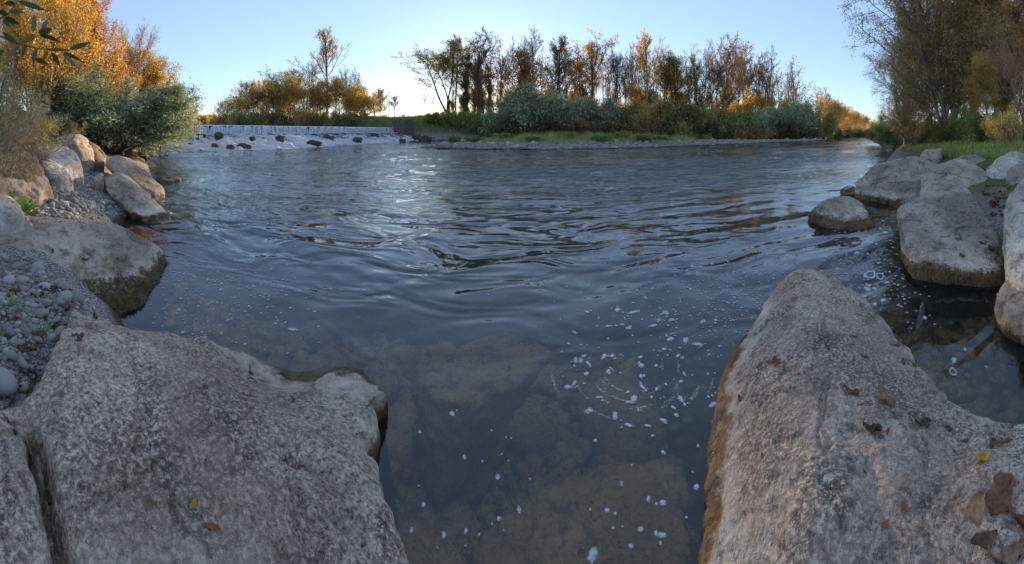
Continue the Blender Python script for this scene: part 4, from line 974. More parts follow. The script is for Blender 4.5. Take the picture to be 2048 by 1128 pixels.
tree_rng = random.Random(77)
def plant(key, name, px, ytop, d, label, cat='tree', group=None, wid=1.0, dz=0.0, rz=None, width_px=None, leafmat=None, mirror=False, bare=False):
    x, y = XY(px, d); z = gz(x, y) + dz
    pr = PROTO[key]
    hgt = max(0.4, EYE + (YH - ytop) / R * d - z)
    s = hgt / pr['H']; sx = s * wid * (1.12 if d > 60 else 1.0)
    if width_px: sx = width_px / R * d / pr['Wd']
    root = bpy.data.objects.new(name, None); COL.objects.link(root)
    root.location = (x, y, z); root.rotation_euler = (0, 0, tree_rng.uniform(0, 6.28) if rz is None else rz); root.scale = (-sx if mirror else sx, sx, s)
    tag(root, label, cat, group)
    w = 'trunk' if cat == 'tree' else 'stems'
    link(w, pr['wood'], parent=root)
    if pr['leaf'] is not None and not bare:
        lf = pr['leaf']
        if leafmat:
            k2 = key + leafmat
            if k2 not in PROTO:
                l2 = lf.copy(); l2.materials[0] = MAT[leafmat]; PROTO[k2] = l2
            lf = PROTO[k2]
        link('crown' if cat == 'tree' else 'foliage', lf, parent=root)
    return root

# --- the wood on the far bank, from the gap to the bend
WOOD = 'trees of the far bank wood'
T = lambda *a, **k: plant(*a, group=WOOD, **k)
T('leaning', 'tree', 898, 84, 84, 'several-stemmed tree, crown thickened for shade, leaning out at the gap end of the wood', rz=-0.3, wid=1.4)
T('poplar_leafy', 'tree', 912, 66, 88, 'tall thin tree with small dark leaf tufts just behind the leaning tree', wid=0.8, leafmat='rust')
T('ivy', 'tree', 932, 112, 84, 'ivy-wrapped dark column of a tree beside the leaning tree')
T('curly', 'tree', 968, 55, 82, 'tall bare tree with a thick dark trunk and curling limbs', rz=0.6)
T('poplar', 'tree', 1003, 112, 90, 'slim leafy tree between the curling tree and the bare fan tree', wid=0.9)
T('fan', 'tree', 1038, 54, 86, 'bare fan-shaped tree rising over a brown ivy clump', wid=0.85, rz=1.0)
T('ivy', 'tree', 1046, 96, 82, 'brown ivy clump in front of the bare fan tree', wid=1.25, leafmat='rust')
T('sapling', 'tree', 1073, 58, 88, 'thin bare pole of a tree right of the bare fan tree', wid=0.9)
T('poplar_leafy', 'tree', 1108, 72, 86, 'tree with a dark leafy top and forked bare stems', leafmat='dark', wid=0.9)
T('sapling', 'tree', 1146, 80, 86, 'slender nearly bare tree left of the golden-brown crown', wid=1.2)
T('gold_crown', 'tree', 1186, 69, 84, 'broad golden-brown leafy crown in the middle of the wood', wid=1.05)
T('gold_crown', 'tree', 1230, 106, 86, 'dark flat-topped tree like a small pine', leafmat='dark', wid=0.7)
T('fan', 'tree', 1264, 84, 84, 'dark bare bushy-headed tree left of the tapering tree', wid=0.62, rz=2.2)
T('poplar', 'tree', 1292, 60, 84, 'tallest tapering tree with sparse orange leaves', leafmat='orange', wid=0.85)
T('poplar_leafy', 'tree', 1322, 112, 86, 'reddish brown tree beside the tapering tree', leafmat='rust', wid=1.3)
T('poplar_leafy', 'tree', 1356, 102, 86, 'dark green narrow tree right of the reddish one', leafmat='green', wid=1.1)
T('sapling', 'tree', 1382, 110, 86, 'thin dark tree before the big orange fan tree', wid=1.2)
T('poplar_leafy', 'tree', 1398, 108, 84, 'narrow tree with few leaves left of the big orange fan tree', wid=0.7)
T('fan_orange', 'tree', 1440, 64, 88, 'big bare fan tree with orange sunlit twigs', wid=0.9, rz=0.2)
T('fan_orange', 'tree', 1492, 82, 90, 'second fan tree with a bare divided crown, greyer twigs', wid=0.8, rz=2.9)
T('fan_orange', 'tree', 1548, 97, 92, 'forked fan tree with an orange leaf tuft on its left limb', wid=0.85, rz=4.4)
T('gold_crown', 'tree', 1420, 128, 86, 'dark leafed tree in front of the orange fan trees', leafmat='dark', wid=0.8)
T('fan_sparse', 'tree', 1585, 138, 96, 'russet half-bare tree after the forked fan tree', leafmat='orange', wid=0.8)
T('fan_orange', 'tree', 1636, 168, 104, 'low round bare orange tree at the end of the wood', wid=1.15, rz=1.5)
T('sapling', 'tree', 850, 168, 92, 'leaf-bare pale sapling nearest the gap', wid=1.3)
T('sapling', 'tree', 866, 176, 90, 'second pale bare sapling from the gap', wid=1.1)
T('fan_sparse', 'tree', 1135, 110, 96, 'thin brown tree standing behind the leafy-topped one', wid=0.6)
T('fan_sparse', 'tree', 1215, 120, 98, 'russet tree half hidden behind the golden-brown crown', wid=0.6)
T('fan_sparse', 'tree', 1465, 130, 98, 'brown twiggy tree seen between the two orange fan trees', wid=0.6)
T('fan_sparse', 'tree', 1070, 120, 100, 'brown sparse tree seen through the middle trunks', wid=0.6)
for (px, yt, d_, k_, lm_, lab_) in [(945, 118, 98, 'poplar_leafy', 'rust', 'russet tree added behind the ivy column to screen the sun'), (958, 128, 94, 'ivy', None, 'dark ivy tree added left of the curling tree trunk to screen the sun'), (980, 132, 95, 'ivy', 'olive', 'olive ivy tree added right of the curling tree trunk to screen the sun'), (1160, 118, 98, 'gold_crown', 'orange', 'orange tree back left of the golden-brown crown'), (1338, 130, 98, 'gold_crown', 'gold', 'yellow-gold tree behind the dark green narrow one'), (1478, 142, 99, 'gold_crown', 'gold', 'golden tree low between the fan trees'), ]:  # the first three are added to block the low sun and its glitter
    T(k_, 'tree', px, yt, d_, lab_, leafmat=lm_, wid=1.0)
bare_rng = random.Random(15)
for i, px in enumerate(range(900, 1600, 14)):
    kk = ('fan', 'sapling', 'fan_sparse', 'sapling')[i % 4]
    plant(kk, 'bare_tree', px + bare_rng.uniform(-6, 6), bare_rng.uniform(70, 118) + max(0, px - 1480) * 0.3, bare_rng.uniform(86, 104), {'fan': 'thin grey bare tree standing back in the wood', 'sapling': 'pole-thin bare tree standing back in the wood', 'fan_sparse': 'thin tree with a few russet leaves standing back in the wood'}[kk], group='thin bare trees standing back in the wood', wid=0.55 if kk != 'sapling' else 1.0)
ur = random.Random(5)
UNDER = 'young trees growing between the tall trunks of the wood'
kinds = ['under_gold', 'under_olive', 'under_rust', 'under_gold', 'under_olive']
for i, px in enumerate(range(905, 1640, 15)):
    pxx = px + ur.uniform(-5, 5); yt = ur.uniform(160, 205) + max(0, (px - 1450)) * 0.15
    kk = ur.choice(kinds)
    if kk == 'sapling': kk = 'under_rust'
    lab = {'under_gold': 'young golden tree growing between the tall trunks of the wood', 'under_olive': 'young olive green tree growing between the tall trunks of the wood', 'under_rust': 'young thin russet tree growing between the tall trunks of the wood'}[kk]
    plant(kk, 'young_tree', pxx, yt, ur.uniform(84, 104), lab, group=UNDER, wid=ur.uniform(0.7, 1.1))
# --- bushes before the wood
SH = 'bushes along the foot of the wood'
B = lambda *a, **k: plant(*a, cat='bush', group=SH, **k)
B('willow_bush', 'willow_bush', 1085, 176, 74, 'largest pale grey-green willow bush, round-topped', width_px=150)
B('willow_bush_b', 'willow_bush', 1005, 205, 75, 'grey-green willow bush at the gravel slope end', width_px=110)
B('willow_bush_b', 'willow_bush', 1150, 195, 76, 'grey-green willow bush hugging the largest one', width_px=110)
B('willow_bush', 'willow_bush', 1200, 200, 77, 'dull willow bush behind the tall grass of the gravel bar', width_px=110)
B('shrub_olive', 'bush', 1245, 205, 78, 'olive bush right of the dull willow bush', width_px=100)
B('shrub_rust', 'bush', 1290, 195, 77, 'brown-leafed bush below the tapering tree', width_px=90)
B('shrub_olive', 'bush', 1325, 190, 78, 'tall olive bush below the reddish tree', width_px=95)
B('shrub_dark', 'bush', 1365, 205, 77, 'dark purple-brown bush mid bank', width_px=95)
B('shrub_olive', 'bush', 1405, 212, 77, 'olive bush with yellow tips right of the dark bush', width_px=90, leafmat='olive')
B('shrub_rust', 'bush', 1440, 208, 78, 'russet bush below the big orange fan tree', width_px=90)
B('shrub_green', 'bush', 1480, 225, 77, 'green bush under the second fan tree', width_px=90)
B('willow_bush_b', 'willow_bush', 1520, 222, 80, 'grey willow bush under the forked fan tree', width_px=90)
B('willow_bush', 'willow_bush', 1562, 208, 82, 'taller grey willow bush toward the river bend', width_px=90)
B('willow_bush_b', 'willow_bush', 1605, 202, 86, 'last grey willow bush before the golden bend trees', width_px=95)
B('shrub_olive', 'bush', 1640, 215, 92, 'olive bush at the start of the golden bend', width_px=80)
for i, (px, yt, dd, kk) in enumerate([(1030, 236, 71, 'shrub_dark'), (1100, 236, 70, 'shrub_dark'), (1160, 234, 72, 'shrub_rust'), (1225, 236, 73, 'shrub_dark'), (1300, 236, 73, 'shrub_rust'), (1350, 238, 73, 'shrub_dark'), (1430, 240, 74, 'shrub_dark'), (1500, 244, 75, 'shrub_rust'), (1585, 240, 80, 'shrub_dark'), (1385, 240, 73, 'shrub_olive'), (1460, 242, 74, 'shrub_olive')]):
    B(kk, 'low_bush', px, yt, dd, {'shrub_dark': 'low dark brushwood at the water side of the bushes', 'shrub_rust': 'low russet brushwood at the water side of the bushes', 'shrub_olive': 'low olive brushwood at the water side of the bushes'}[kk], width_px=90)
for i, (px, yt, dd) in enumerate([(862, 226, 80), (890, 222, 79), (918, 222, 78), (948, 220, 77), (975, 226, 76)]):
    B('shrub_green', 'low_bush', px, yt, dd, 'low green scrub on the levee above the gravel slope', width_px=50)
for i, (px, yt, dd, lab) in enumerate([(912, 270, 46, 'small green bush near the tip of the gravel bar'), (950, 272, 44, 'dark green bush on the gravel bar near the tip'), (1010, 266, 52, 'grass-green bush mid gravel bar'), (1065, 272, 42, 'low green bush close to the gravel edge'), (1130, 264, 50, 'rounded green bush on the gravel bar before the big willow'), (1205, 270, 42, 'bright green bush at the water side of the gravel bar'), (1245, 262, 48, 'tall dark green bush on the gravel bar'), (1290, 268, 44, 'leafy green bush near the gravel bar bend'), (1325, 270, 48, 'last green bush on the gravel bar')]):
    plant('shrub_green', 'bar_bush', px, yt, dd, lab, cat='bush', group='green bushes on the gravel bar', width_px=36 + (i * 7) % 20)
# --- golden trees round the bend
BEND = 'sunlit golden trees at the river bend'
for i, px in enumerate(range(1648, 1752, 7)):
    yt = 196 + (px - 1648) * 0.46 + ur.uniform(-5, 5)
    dd = 100 + (px - 1648) * 0.75
    plant('gold_round', 'golden_tree', px, yt, dd, 'golden sunlit tree in the row at the river bend', group=BEND, wid=ur.uniform(0.8, 1.0), leafmat=ur.choice([None, 'yellow', None, 'orange']))
for i, px in enumerate((1668, 1690, 1712, 1735, 1752)):
    plant('shrub_dark', 'low_bush', px, 255 + i * 1.5, 102 + i * 12, 'dark bush at the foot of the golden bend trees', cat='bush', group=BEND, width_px=40)
# --- the grove beyond the weir
GROVE = 'trees of the grove beyond the weir'
T = lambda *a, **k: plant(*a, group=GROVE, **k)
T('gold_round', 'tree', 447, 200, 104, 'small pale green tree at the outer end of the grove', leafmat='olive', wid=0.9)
T('gold_round', 'tree', 488, 168, 104, 'gold-brown rounded tree, second from the outer end of the grove')
T('gold_crown', 'tree', 512, 158, 106, 'golden tree with a ragged top beside the gold-brown one', wid=1.2)
T('gold_crown', 'tree', 537, 152, 108, 'narrow orange-gold tree standing up before the dark one', wid=0.9, leafmat='orange')
T('gold_round', 'tree', 562, 172, 104, 'dark olive tree in the shadow of the big round one', leafmat='olive')
T('gold_crown', 'tree', 592, 128, 104, 'big round-headed golden-green tree of the grove', wid=1.45, leafmat='olive')
T('fan', 'tree', 622, 115, 108, 'bare grey tree left of the tallest tree', wid=0.6)
T('poplar', 'tree', 655, 55, 104, 'tallest tree of the grove with a straight trunk and few leaves', wid=1.05, rz=0.8)
T('fan', 'tree', 694, 124, 106, 'bare bushy tree with a wide grey crown above gold leaves', wid=0.85, rz=3.2)
T('fan', 'tree', 722, 134, 108, 'second bare grey crown before the bright yellow bush', wid=0.7, rz=5.0)
T('gold_crown', 'tree', 680, 160, 102, 'golden-brown tree under the bare grey crowns', wid=1.1)
T('gold_crown', 'tree', 610, 150, 110, 'olive tree behind the big round-headed one', leafmat='olive', wid=1.0)
T('gold_round', 'tree', 710, 165, 106, 'gold-leafed tree below the bare bushy crown', wid=0.9)
T('gold_round', 'tree', 525, 176, 102, 'brown-gold tree low in the outer grove', leafmat='rust')
for (px, yt, wd_, lm_, lab_) in [(470, 190, 1.2, 'gold', 'gold tree low at the outer grove edge'), (548, 166, 1.2, 'yellow', 'yellow-gold tree between the orange-gold and the dark olive ones'), (575, 150, 1.1, 'gold', 'golden tree left of the big round-headed one'), (606, 168, 1.2, 'orange', 'orange-gold tree right of the big round-headed one'), (645, 160, 1.2, 'olive', 'olive-gold tree hugging the tallest trunk'), (668, 150, 1.1, 'gold', 'golden tree just right of the tallest trunk'), (695, 180, 1.3, 'yellow', 'yellow tree low under the bare grey crowns'), (748, 188, 1.1, 'yellow', 'small yellow tree tucked beside the bright yellow willow')]:
    T('gold_round', 'tree', px, yt, 103, lab_, leafmat=lm_ if lm_ != 'gold' else None, wid=wd_)
T('gold_round', 'tree', 630, 176, 104, 'amber tree at the foot of the tallest tree')
T('yellow_round', 'tree', 735, 176, 98, 'bright yellow round willow tree lit by the sun', width_px=90)
T('gold_round', 'tree', 760, 174, 100, 'narrow golden tree beside the bright yellow willow', wid=0.7)
T('sapling', 'tree', 778, 184, 102, 'pale bare sapling by the meadow edge', wid=1.2)
T('poplar_leafy', 'tree', 788, 190, 106, 'small open tree standing alone in the gap', wid=1.3, leafmat='wilolive')
for i, (px, yt, k) in enumerate([(440, 226, 'shrub_rust'), (470, 222, 'shrub_olive'), (500, 224, 'shrub_green'), (530, 222, 'shrub_rust'), (560, 224, 'shrub_dark'), (595, 214, 'shrub_rust'), (630, 222, 'shrub_green'), (660, 220, 'shrub_olive'), (690, 224, 'shrub_green'), (720, 226, 'shrub_olive'), (750, 232, 'shrub_olive'), (580, 232, 'shrub_dark'), (650, 234, 'shrub_dark'), (485, 236, 'shrub_dark'), (700, 236, 'shrub_dark')]):
    plant(k, 'bush', px, yt, 96 - (i % 3) * 3, {'shrub_rust': 'brown bush at the foot of the grove', 'shrub_olive': 'olive bush at the foot of the grove', 'shrub_green': 'green bush at the foot of the grove', 'shrub_dark': 'dark bush at the foot of the grove'}[k], cat='bush', group='bushes at the foot of the grove beyond the weir', width_px=58)
FARL = 'low golden trees far upstream'
for i, px in enumerate(range(300, 450, 11)):
    plant(ur.choice(['gold_round', 'yellow_round', 'under_olive']), 'far_tree', px, ur.uniform(222, 236), ur.uniform(120, 150), 'low golden tree far upstream behind the weir', group=FARL, wid=1.3)
for i, px in enumerate((772, 790, 806, 822, 838)):
    plant('gold_round', 'far_tree', px, 228 + (i % 2) * 4, 170, 'distant orange tree on the horizon in the gap', group='distant trees seen through the gap', leafmat='orange', wid=1.2)
# a pole standing in the gap
x, y = XY(818, 110); zb = gz(x, y)
V, F = tubes([(np.array([0, 0, -0.3]), np.array([0, 0, 2.2]), 0.11, 0.1, 8), (np.array([0, 0, 2.2]), np.array([0, 0, 5.4]), 0.1, 0.08, 8)])
link('pole', mesh_from('pole', V, F, MAT['pole']), (x, y, zb), label='thin wooden pole standing on the meadow in the gap', cat='pole')

# --- left bank trees
LB = 'autumn trees on the bank above the boulders'
T = lambda *a, **k: plant(*a, group=LB, **k)
T('near_orange', 'tree', 30, -120, 15, 'amber tree nearest the picture edge on the boulder bank', leafmat='gold', rz=0.4)
T('near_orange', 'tree', 95, -110, 17, 'orange tree behind the near willow twigs', rz=2.0)
T('near_gold', 'tree', 60, 10, 20, 'yellow-gold bushy tree low behind the twigs', leafmat='gold')
T('near_orange', 'tree', 150, -70, 19, 'tall copper-orange tree above the willow bush', rz=3.3)
T('near_orange', 'tree', 205, -20, 22, 'reddish orange tree with see-through twigs right of the copper one', rz=5.2)
T('near_gold', 'tree', 165, 70, 24, 'golden tree standing behind the willow bush', leafmat='gold')
T('near_bare', 'tree', 240, 45, 26, 'thin nearly bare tree with upright twigs', rz=1.0)
T('near_bare', 'tree', 288, 48, 29, 'bare orange-twigged tree above the dark green one', rz=4.0, wid=0.9)
T('near_gold', 'tree', 232, 120, 27, 'gold and green tree behind the upright bare twigs', leafmat='gold')
T('near_dense', 'tree', 278, 92, 29, 'dense olive-gold tree third from the weir', leafmat='gold', wid=0.8)
T('near_dense', 'tree', 322, 108, 31, 'rounded olive tree with orange top next to the weir', wid=0.72)
T('near_dense', 'tree', 120, 110, 22, 'olive-gold undergrowth tree deep behind the willow', leafmat='gold')
T('near_gold', 'tree', -20, 60, 17, 'gold tree cut by the picture edge', leafmat='yellow')
plant('near_willow_bush', 'willow_bush', 222, 150, 19.0, 'wide grey-green willow bush overhanging the river before the rapids', cat='bush', width_px=300, rz=0.5)
plant('near_shrub', 'bush', 120, 225, 18, 'yellow-green scrub behind the rounded boulder', cat='bush', group='scrub on the left bank', leafmat='yellow', width_px=120)
plant('near_shrub', 'bush', 40, 215, 15, 'golden scrub between the boulders and the orange trees', cat='bush', leafmat='gold', width_px=140)
plant('twiggy', 'willow_shrub', -70, 110, 5.2, 'near willow shrub with thin yellow-brown twigs, leaning in from the edge', cat='bush', width_px=420, rz=0.3)
plant('twiggy', 'willow_shrub', 10, 200, 8.5, 'second thin-twigged willow shrub above the brown boulder', cat='bush', width_px=300, rz=2.3)

# --- right bank trees
RB = 'trees and scrub on the grassy bank'
T = lambda *a, **k: plant(*a, group=RB, **k)
T('big_willow', 'willow_tree', 1898, -90, 24, 'big many-stemmed willow tree overhanging the river from the grassy bank', width_px=300, rz=0.8)
T('big_willow', 'willow_tree', 1812, 60, 31, 'lower willow tree at the water behind the big willow', width_px=150, rz=2.2)
T('near_bare', 'tree', 1868, -60, 27, 'tall dark twiggy tree rising behind the big willow', rz=0.9, leafmat='rust', wid=0.7)
T('tall_thin', 'tree', 1905, -100, 28, 'slender orange-stemmed tree behind the big willow', rz=0.4)
T('tall_thin', 'tree', 1945, -90, 25, 'slender tree with russet leaves beside the grass slope', rz=1.9, leafmat='rust')
T('tall_thin', 'tree', 1860, -20, 30, 'thin orange tree near the water, behind the willow', rz=3.1)
T('near_orange', 'tree', 1990, -90, 21, 'russet-orange tree above the green bush', rz=1.4, leafmat='rust')
T('near_gold', 'tree', 1985, 80, 19, 'gold and green leafy tree at the top of the slope', leafmat='gold')
T('near_dense', 'tree', 2030, 40, 20, 'dark olive tree at the picture edge above the slope', wid=0.9)
T('near_orange', 'tree', 2050, -80, 15, 'overhanging brown-leafed tree at the upper corner', rz=4.0, leafmat='rust')
T('near_gold', 'tree', 1935, 90, 27, 'green-gold tree in the shade behind the thin stems', leafmat='olive')
T('tall_thin', 'tree', 2010, -60, 25, 'slender tree deep in the bank wood', rz=5.0)
for px, yt, dd, k, lab, wpx in [(1830, 215, 26, 'near_shrub', 'grey-brown brush at the water under the willow', 150), (1960, 215, 18, 'near_green_bush', 'green bush on the grass slope below the gold tree', 110), (2020, 205, 15, 'near_shrub', 'bare grey-brown bush on the slope at the picture edge', 110),
        (1905, 225, 24, 'near_green_bush', 'green shrub beside the big willow stems', 90), (1790, 235, 36, 'near_green_bush', 'green bank shrub farthest along the willow shore', 90), (1765, 245, 48, 'near_green_bush', 'small green shrub at the river bend shore', 70)]:
    plant(k, 'bush', px, yt, dd, lab, cat='bush', group=RB, width_px=wpx)
plant('near_bare', 'twig_bush', 2075, 60, 9.5, 'leafless pale twigs reaching in over the heap of boulders', cat='bush', wid=1.5, rz=1.1, bare=True)
#@@SMALL
# ------------------------------------------------------------------ grasses
def blades(xyz, h, w, rng, lean=0.35):
    n = len(xyz)
    th = rng.uniform(0, 2 * math.pi, n); bend = rng.uniform(0.1, 1.0, n) * lean
    hh = h * rng.uniform(0.5, 1.25, n)
    side = np.stack([np.cos(th), np.sin(th), np.zeros(n)], 1) * (w * 0.5)
    az_ = rng.uniform(0, 2 * math.pi, n)
    ln = np.stack([np.cos(az_) * bend, np.sin(az_) * bend, np.ones(n)], 1)
    mid = xyz + ln * np.array([0.4, 0.4, 1]) * (hh * 0.55)[:, None]
    tip = xyz + ln * hh[:, None] * np.array([1.1, 1.1, 1.0])
    V = np.stack([xyz - side, xyz + side, mid + side * 0.7, mid - side * 0.7, tip], 1).reshape(-1, 3)
    b = np.arange(n)[:, None] * 5
    return V, [b + np.array([[0, 1, 2, 3]]), b + np.array([[3, 2, 4]])]
def grass_patch(name, xy, h, w, mat, label, seed, lean=0.35):
    rng = np.random.default_rng(seed)
    z = ground(xy[:, 0], xy[:, 1])
    ok = z > 0.06
    xy, z = xy[ok], z[ok]
    V, F = blades(np.column_stack([xy, z - 0.02]), h if np.isscalar(h) else h[ok], w, rng, lean)
    c = np.array([xy[:, 0].mean(), xy[:, 1].mean(), 0.0])
    link(name, mesh_from(name, V - c, F, MAT[mat], smooth=False), c, kind='stuff', label=label, cat='grass')
rg = np.random.default_rng(101)
def scatter_in(poly, n, rng):
    lo, hi = poly.min(0), poly.max(0); out = np.zeros((0, 2))
    while len(out) < n:
        q = rng.uniform(lo, hi, (n * 2, 2)); q = q[poly_sd(q[:, 0], q[:, 1], poly) > 0]
        out = np.vstack([out, q])
    return out[:n]
bar_in = np.array([XY(905, 42), XY(1000, 39.5), XY(1150, 38.5), XY(1250, 40), XY(1340, 43), XY(1400, 50), XY(1345, 68), XY(1150, 74), XY(985, 74), XY(940, 58)])
q = scatter_in(bar_in, 30000, rg)
cl = fbm2(q[:, 0] * 0.35, q[:, 1] * 0.35, 3, 88)
q = q[cl + rg.uniform(-0.3, 0.3, len(q)) > -0.1]
grass_patch('bar_grass', q, (0.2 + 0.6 * sstep(poly_sd(q[:, 0], q[:, 1], BAR), 2, 9)) * (0.5 + 1.1 * sstep(fbm2(q[:, 0] * 0.8, q[:, 1] * 0.8, 3, 71), -0.4, 0.6)), 0.04, 'grass', 'green grass covering the gravel bar', 1)
q2 = scatter_in(bar_in, 9000, rg); cl = fbm2(q2[:, 0] * 0.3 + 9, q2[:, 1] * 0.3, 2, 89); q2 = q2[cl > 0.15]
grass_patch('dry_bar_grass', q2, 0.75, 0.03, 'straw', 'dry straw-coloured tall grass on the gravel bar', 2, 0.25)
q3 = scatter_in(bar_in, 12000, rg); cl = fbm2(q3[:, 0] * 0.4 + 3, q3[:, 1] * 0.4, 2, 90); q3 = q3[cl > 0.3]
grass_patch('fresh_bar_grass', q3, 0.42, 0.05, 'brightgrass', 'bright fresh green tufts on the gravel bar', 3)
rbank = np.array([XY(1790, 36), XY(1775, 42), XY(1830, 45), XY(2120, 32), XY(2200, 14), XY(2120, 8.2), XY(1990, 10.8), XY(1930, 12.2), XY(1870, 15), XY(1815, 24)])
q = scatter_in(rbank, 52000, rg); q = q[(poly_sd(q[:, 0], q[:, 1], RIVER) < -0.7) & (rg.uniform(0, 1, len(q)) < np.clip(16 / np.hypot(q[:, 0], q[:, 1]), 0, 1) ** 0.7)]
grass_patch('bank_grass', q, 0.24, 0.016, 'brightgrass', 'green grass of the bank above the heap of boulders', 4)
q = scatter_in(rbank, 26000, rg); cl = fbm2(q[:, 0] * 0.6, q[:, 1] * 0.6, 2, 91); q = q[(cl > 0.0) & (poly_sd(q[:, 0], q[:, 1], RIVER) < -0.5)]
grass_patch('dry_bank_grass', q, 0.32, 0.016, 'straw', 'dry grass tufts along the boulder edge of the bank', 5)
lev = np.array([XY(838, 88), XY(842, 77), XY(905, 75.5), XY(985, 75), XY(1000, 84)])
q = scatter_in(lev, 14000, rg); q = q[ground(q[:, 0], q[:, 1]) > 1.6]
grass_patch('levee_grass', q, 0.5, 0.06, 'grass', 'grass on the levee above the gravel slope', 6)
mead = np.array([XY(760, 92), XY(850, 80), XY(870, 130), XY(740, 130)])
q = scatter_in(mead, 9000, rg); q = q[ground(q[:, 0], q[:, 1]) > 2.6]
grass_patch('meadow_grass', q, 0.35, 0.08, 'brightgrass', 'sunlit meadow strip beyond the stone abutment', 7)
lbank = np.array([XY(-60, 7.5), XY(60, 9.5), XY(120, 13), XY(225, 20), XY(300, 30), XY(280, 36), XY(150, 30), XY(-60, 20)])
q = scatter_in(lbank, 22000, rg); q = q[poly_sd(q[:, 0], q[:, 1], RIVER) < -2.0]
grass_patch('scrub_grass', q, 0.35, 0.02, 'straw', 'dry grass under the willow bush and orange trees', 8)

# ------------------------------------------------------------------ gravel and pebbles
peb = []
for q_ in range(7):
    V, F = ico(2)
    r_ = np.random.default_rng(q_)
    V = V * np.array([1.0, r_.uniform(0.65, 0.9), r_.uniform(0.42, 0.65)]) * (1 + 0.14 * fbm(V * 1.1 + q_ * 5, 3, q_)[:, None])
    peb.append((mesh_from('pebble', V, F, MAT['pebble']), V))
Vi, Fi = ico(1)
def pebble_mass(name, xy, size, label, seed, zoff=0.0, mat='pebble'):
    r_ = np.random.default_rng(seed); n = len(xy)
    z = ground(xy[:, 0], xy[:, 1])
    s = size * r_.lognormal(-0.15, 0.65, n)
    sc = np.stack([s, s * r_.uniform(0.6, 0.95, n), s * r_.uniform(0.4, 0.65, n)], 1)
    th = r_.uniform(0, 6.28, n); c, sn = np.cos(th), np.sin(th)
    U = Vi[None] * (1 + 0.22 * (r_.uniform(-1, 1, (n, len(Vi)))))[..., None] * sc[:, None, :]
    W = np.stack([U[..., 0] * c[:, None] - U[..., 1] * sn[:, None], U[..., 0] * sn[:, None] + U[..., 1] * c[:, None], U[..., 2]], -1)
    W = W + np.column_stack([xy, z + sc[:, 2] * 0.25 + zoff])[:, None, :]
    F = (Fi[None] + (np.arange(n) * len(Vi))[:, None, None]).reshape(-1, 3)
    b = np.array([xy[:, 0].mean(), xy[:, 1].mean(), 0])
    link(name, mesh_from(name, W.reshape(-1, 3) - b, F, MAT[mat], smooth=True), b, kind='stuff', label=label, cat='gravel')
ga = np.array([(-1.45, -0.1), (-1.75, 0.5), (-2.35, 1.15), (-3.0, 1.25), (-3.6, 1.0), (-3.8, 0.0), (-3.2, -0.6)])
pebble_mass('gravel', scatter_in(ga, 8000, rg), 0.012, 'fine grey gravel beside the cracked granite rock', 11)
gb = np.array([XY(225, 7.2), XY(330, 6.9), XY(262, 7.6), XY(205, 9.6), XY(150, 10.5), XY(95, 9.0), XY(60, 6.0), XY(50, 5.2), XY(140, 5.4)])
pebble_mass('gravel', scatter_in(gb, 11000, rg), 0.019, 'pale gravel patch rising between the boulders', 12)
edge = []
for a, b in zip(BAR[:5], BAR[1:6]):
    ln = np.linalg.norm(b - a); k_ = int(ln * 110)
    t_ = rg.uniform(0, 1, (k_, 1)); nrm = np.array([-(b - a)[1], (b - a)[0]]) / ln
    edge.append(a * (1 - t_) + b * t_ + nrm * (rg.uniform(0, 1, (k_, 1)) ** 1.3 * 6.5 - 0.3))
edge = np.vstack(edge)
pebble_mass('bar_gravel', edge, 0.075, 'pale stones along the water edge of the gravel bar', 13)
sl = scatter_in(np.array([XY(835, 75.5), XY(850, 62), XY(905, 52), XY(985, 56), XY(1000, 72), XY(900, 76)]), 2600, rg)
pebble_mass('slope_stones', sl, 0.20, 'grey riprap stones on the slope behind the gravel bar', 14)
for (px, py, sx_, sy_, sz_, rz_, lab) in [(38, 727, .075, .032, .03, 0.5, 'large pale oblong cobble lying in the fine gravel'), (8, 772, .085, .075, .05, 0.2, 'round grey cobble at the picture edge in the gravel'), (112, 645, .05, .03, .025, -0.9, 'long blue-grey cobble touching the granite rock corner'),
        (120, 608, .045, .034, .025, 0.3, 'pale flat cobble just under the mossy boulder'), (110, 618, .035, .026, .02, 0.1, 'smaller flat pale cobble leaning on the one under the mossy boulder'), (88, 612, .04, .034, .025, 1.0, 'greenish grey cobble left of the two flat pale ones'), (82, 628, .038, .025, .02, 0.2, 'blue oval pebble in the gravel'), (15, 668, .06, .04, .03, 0.3, 'broad pale cobble at the edge beside brown leaves'),
        (75, 683, .035, .024, .02, 0.8, 'dark grey pebble in the middle of the gravel'), (35, 690, .04, .03, .025, 1.2, 'angular pale pebble above the oblong cobble'), (140, 578, .035, .025, .02, 0.0, 'small white pebble resting against the mossy boulder'), (202, 410, .085, .075, .06, 0.0, 'round white stone on the upper gravel patch')]:
    p = on_ground(px, py); s0 = 1.25
    link('cobble', peb[int(px) % 7][0], p + np.array([0, 0, sz_ * 0.45]), scale=(sx_ * s0, sy_ * s0, sz_ * 1.6), rot=(0, 0, rz_), label=lab, cat='stone')
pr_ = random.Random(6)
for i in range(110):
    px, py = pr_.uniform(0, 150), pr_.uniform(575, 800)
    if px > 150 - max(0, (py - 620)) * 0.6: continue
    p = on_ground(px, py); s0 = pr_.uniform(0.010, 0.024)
    link('pebble', pr_.choice(peb)[0], p + np.array([0, 0, s0 * 0.3]), scale=(s0, s0, s0), rot=(pr_.uniform(-.3, .3), pr_.uniform(-.3, .3), pr_.uniform(0, 6)), label='small rounded pebble in the gravel beside the cracked granite rock', cat='pebble', group='pebbles beside the cracked granite rock')
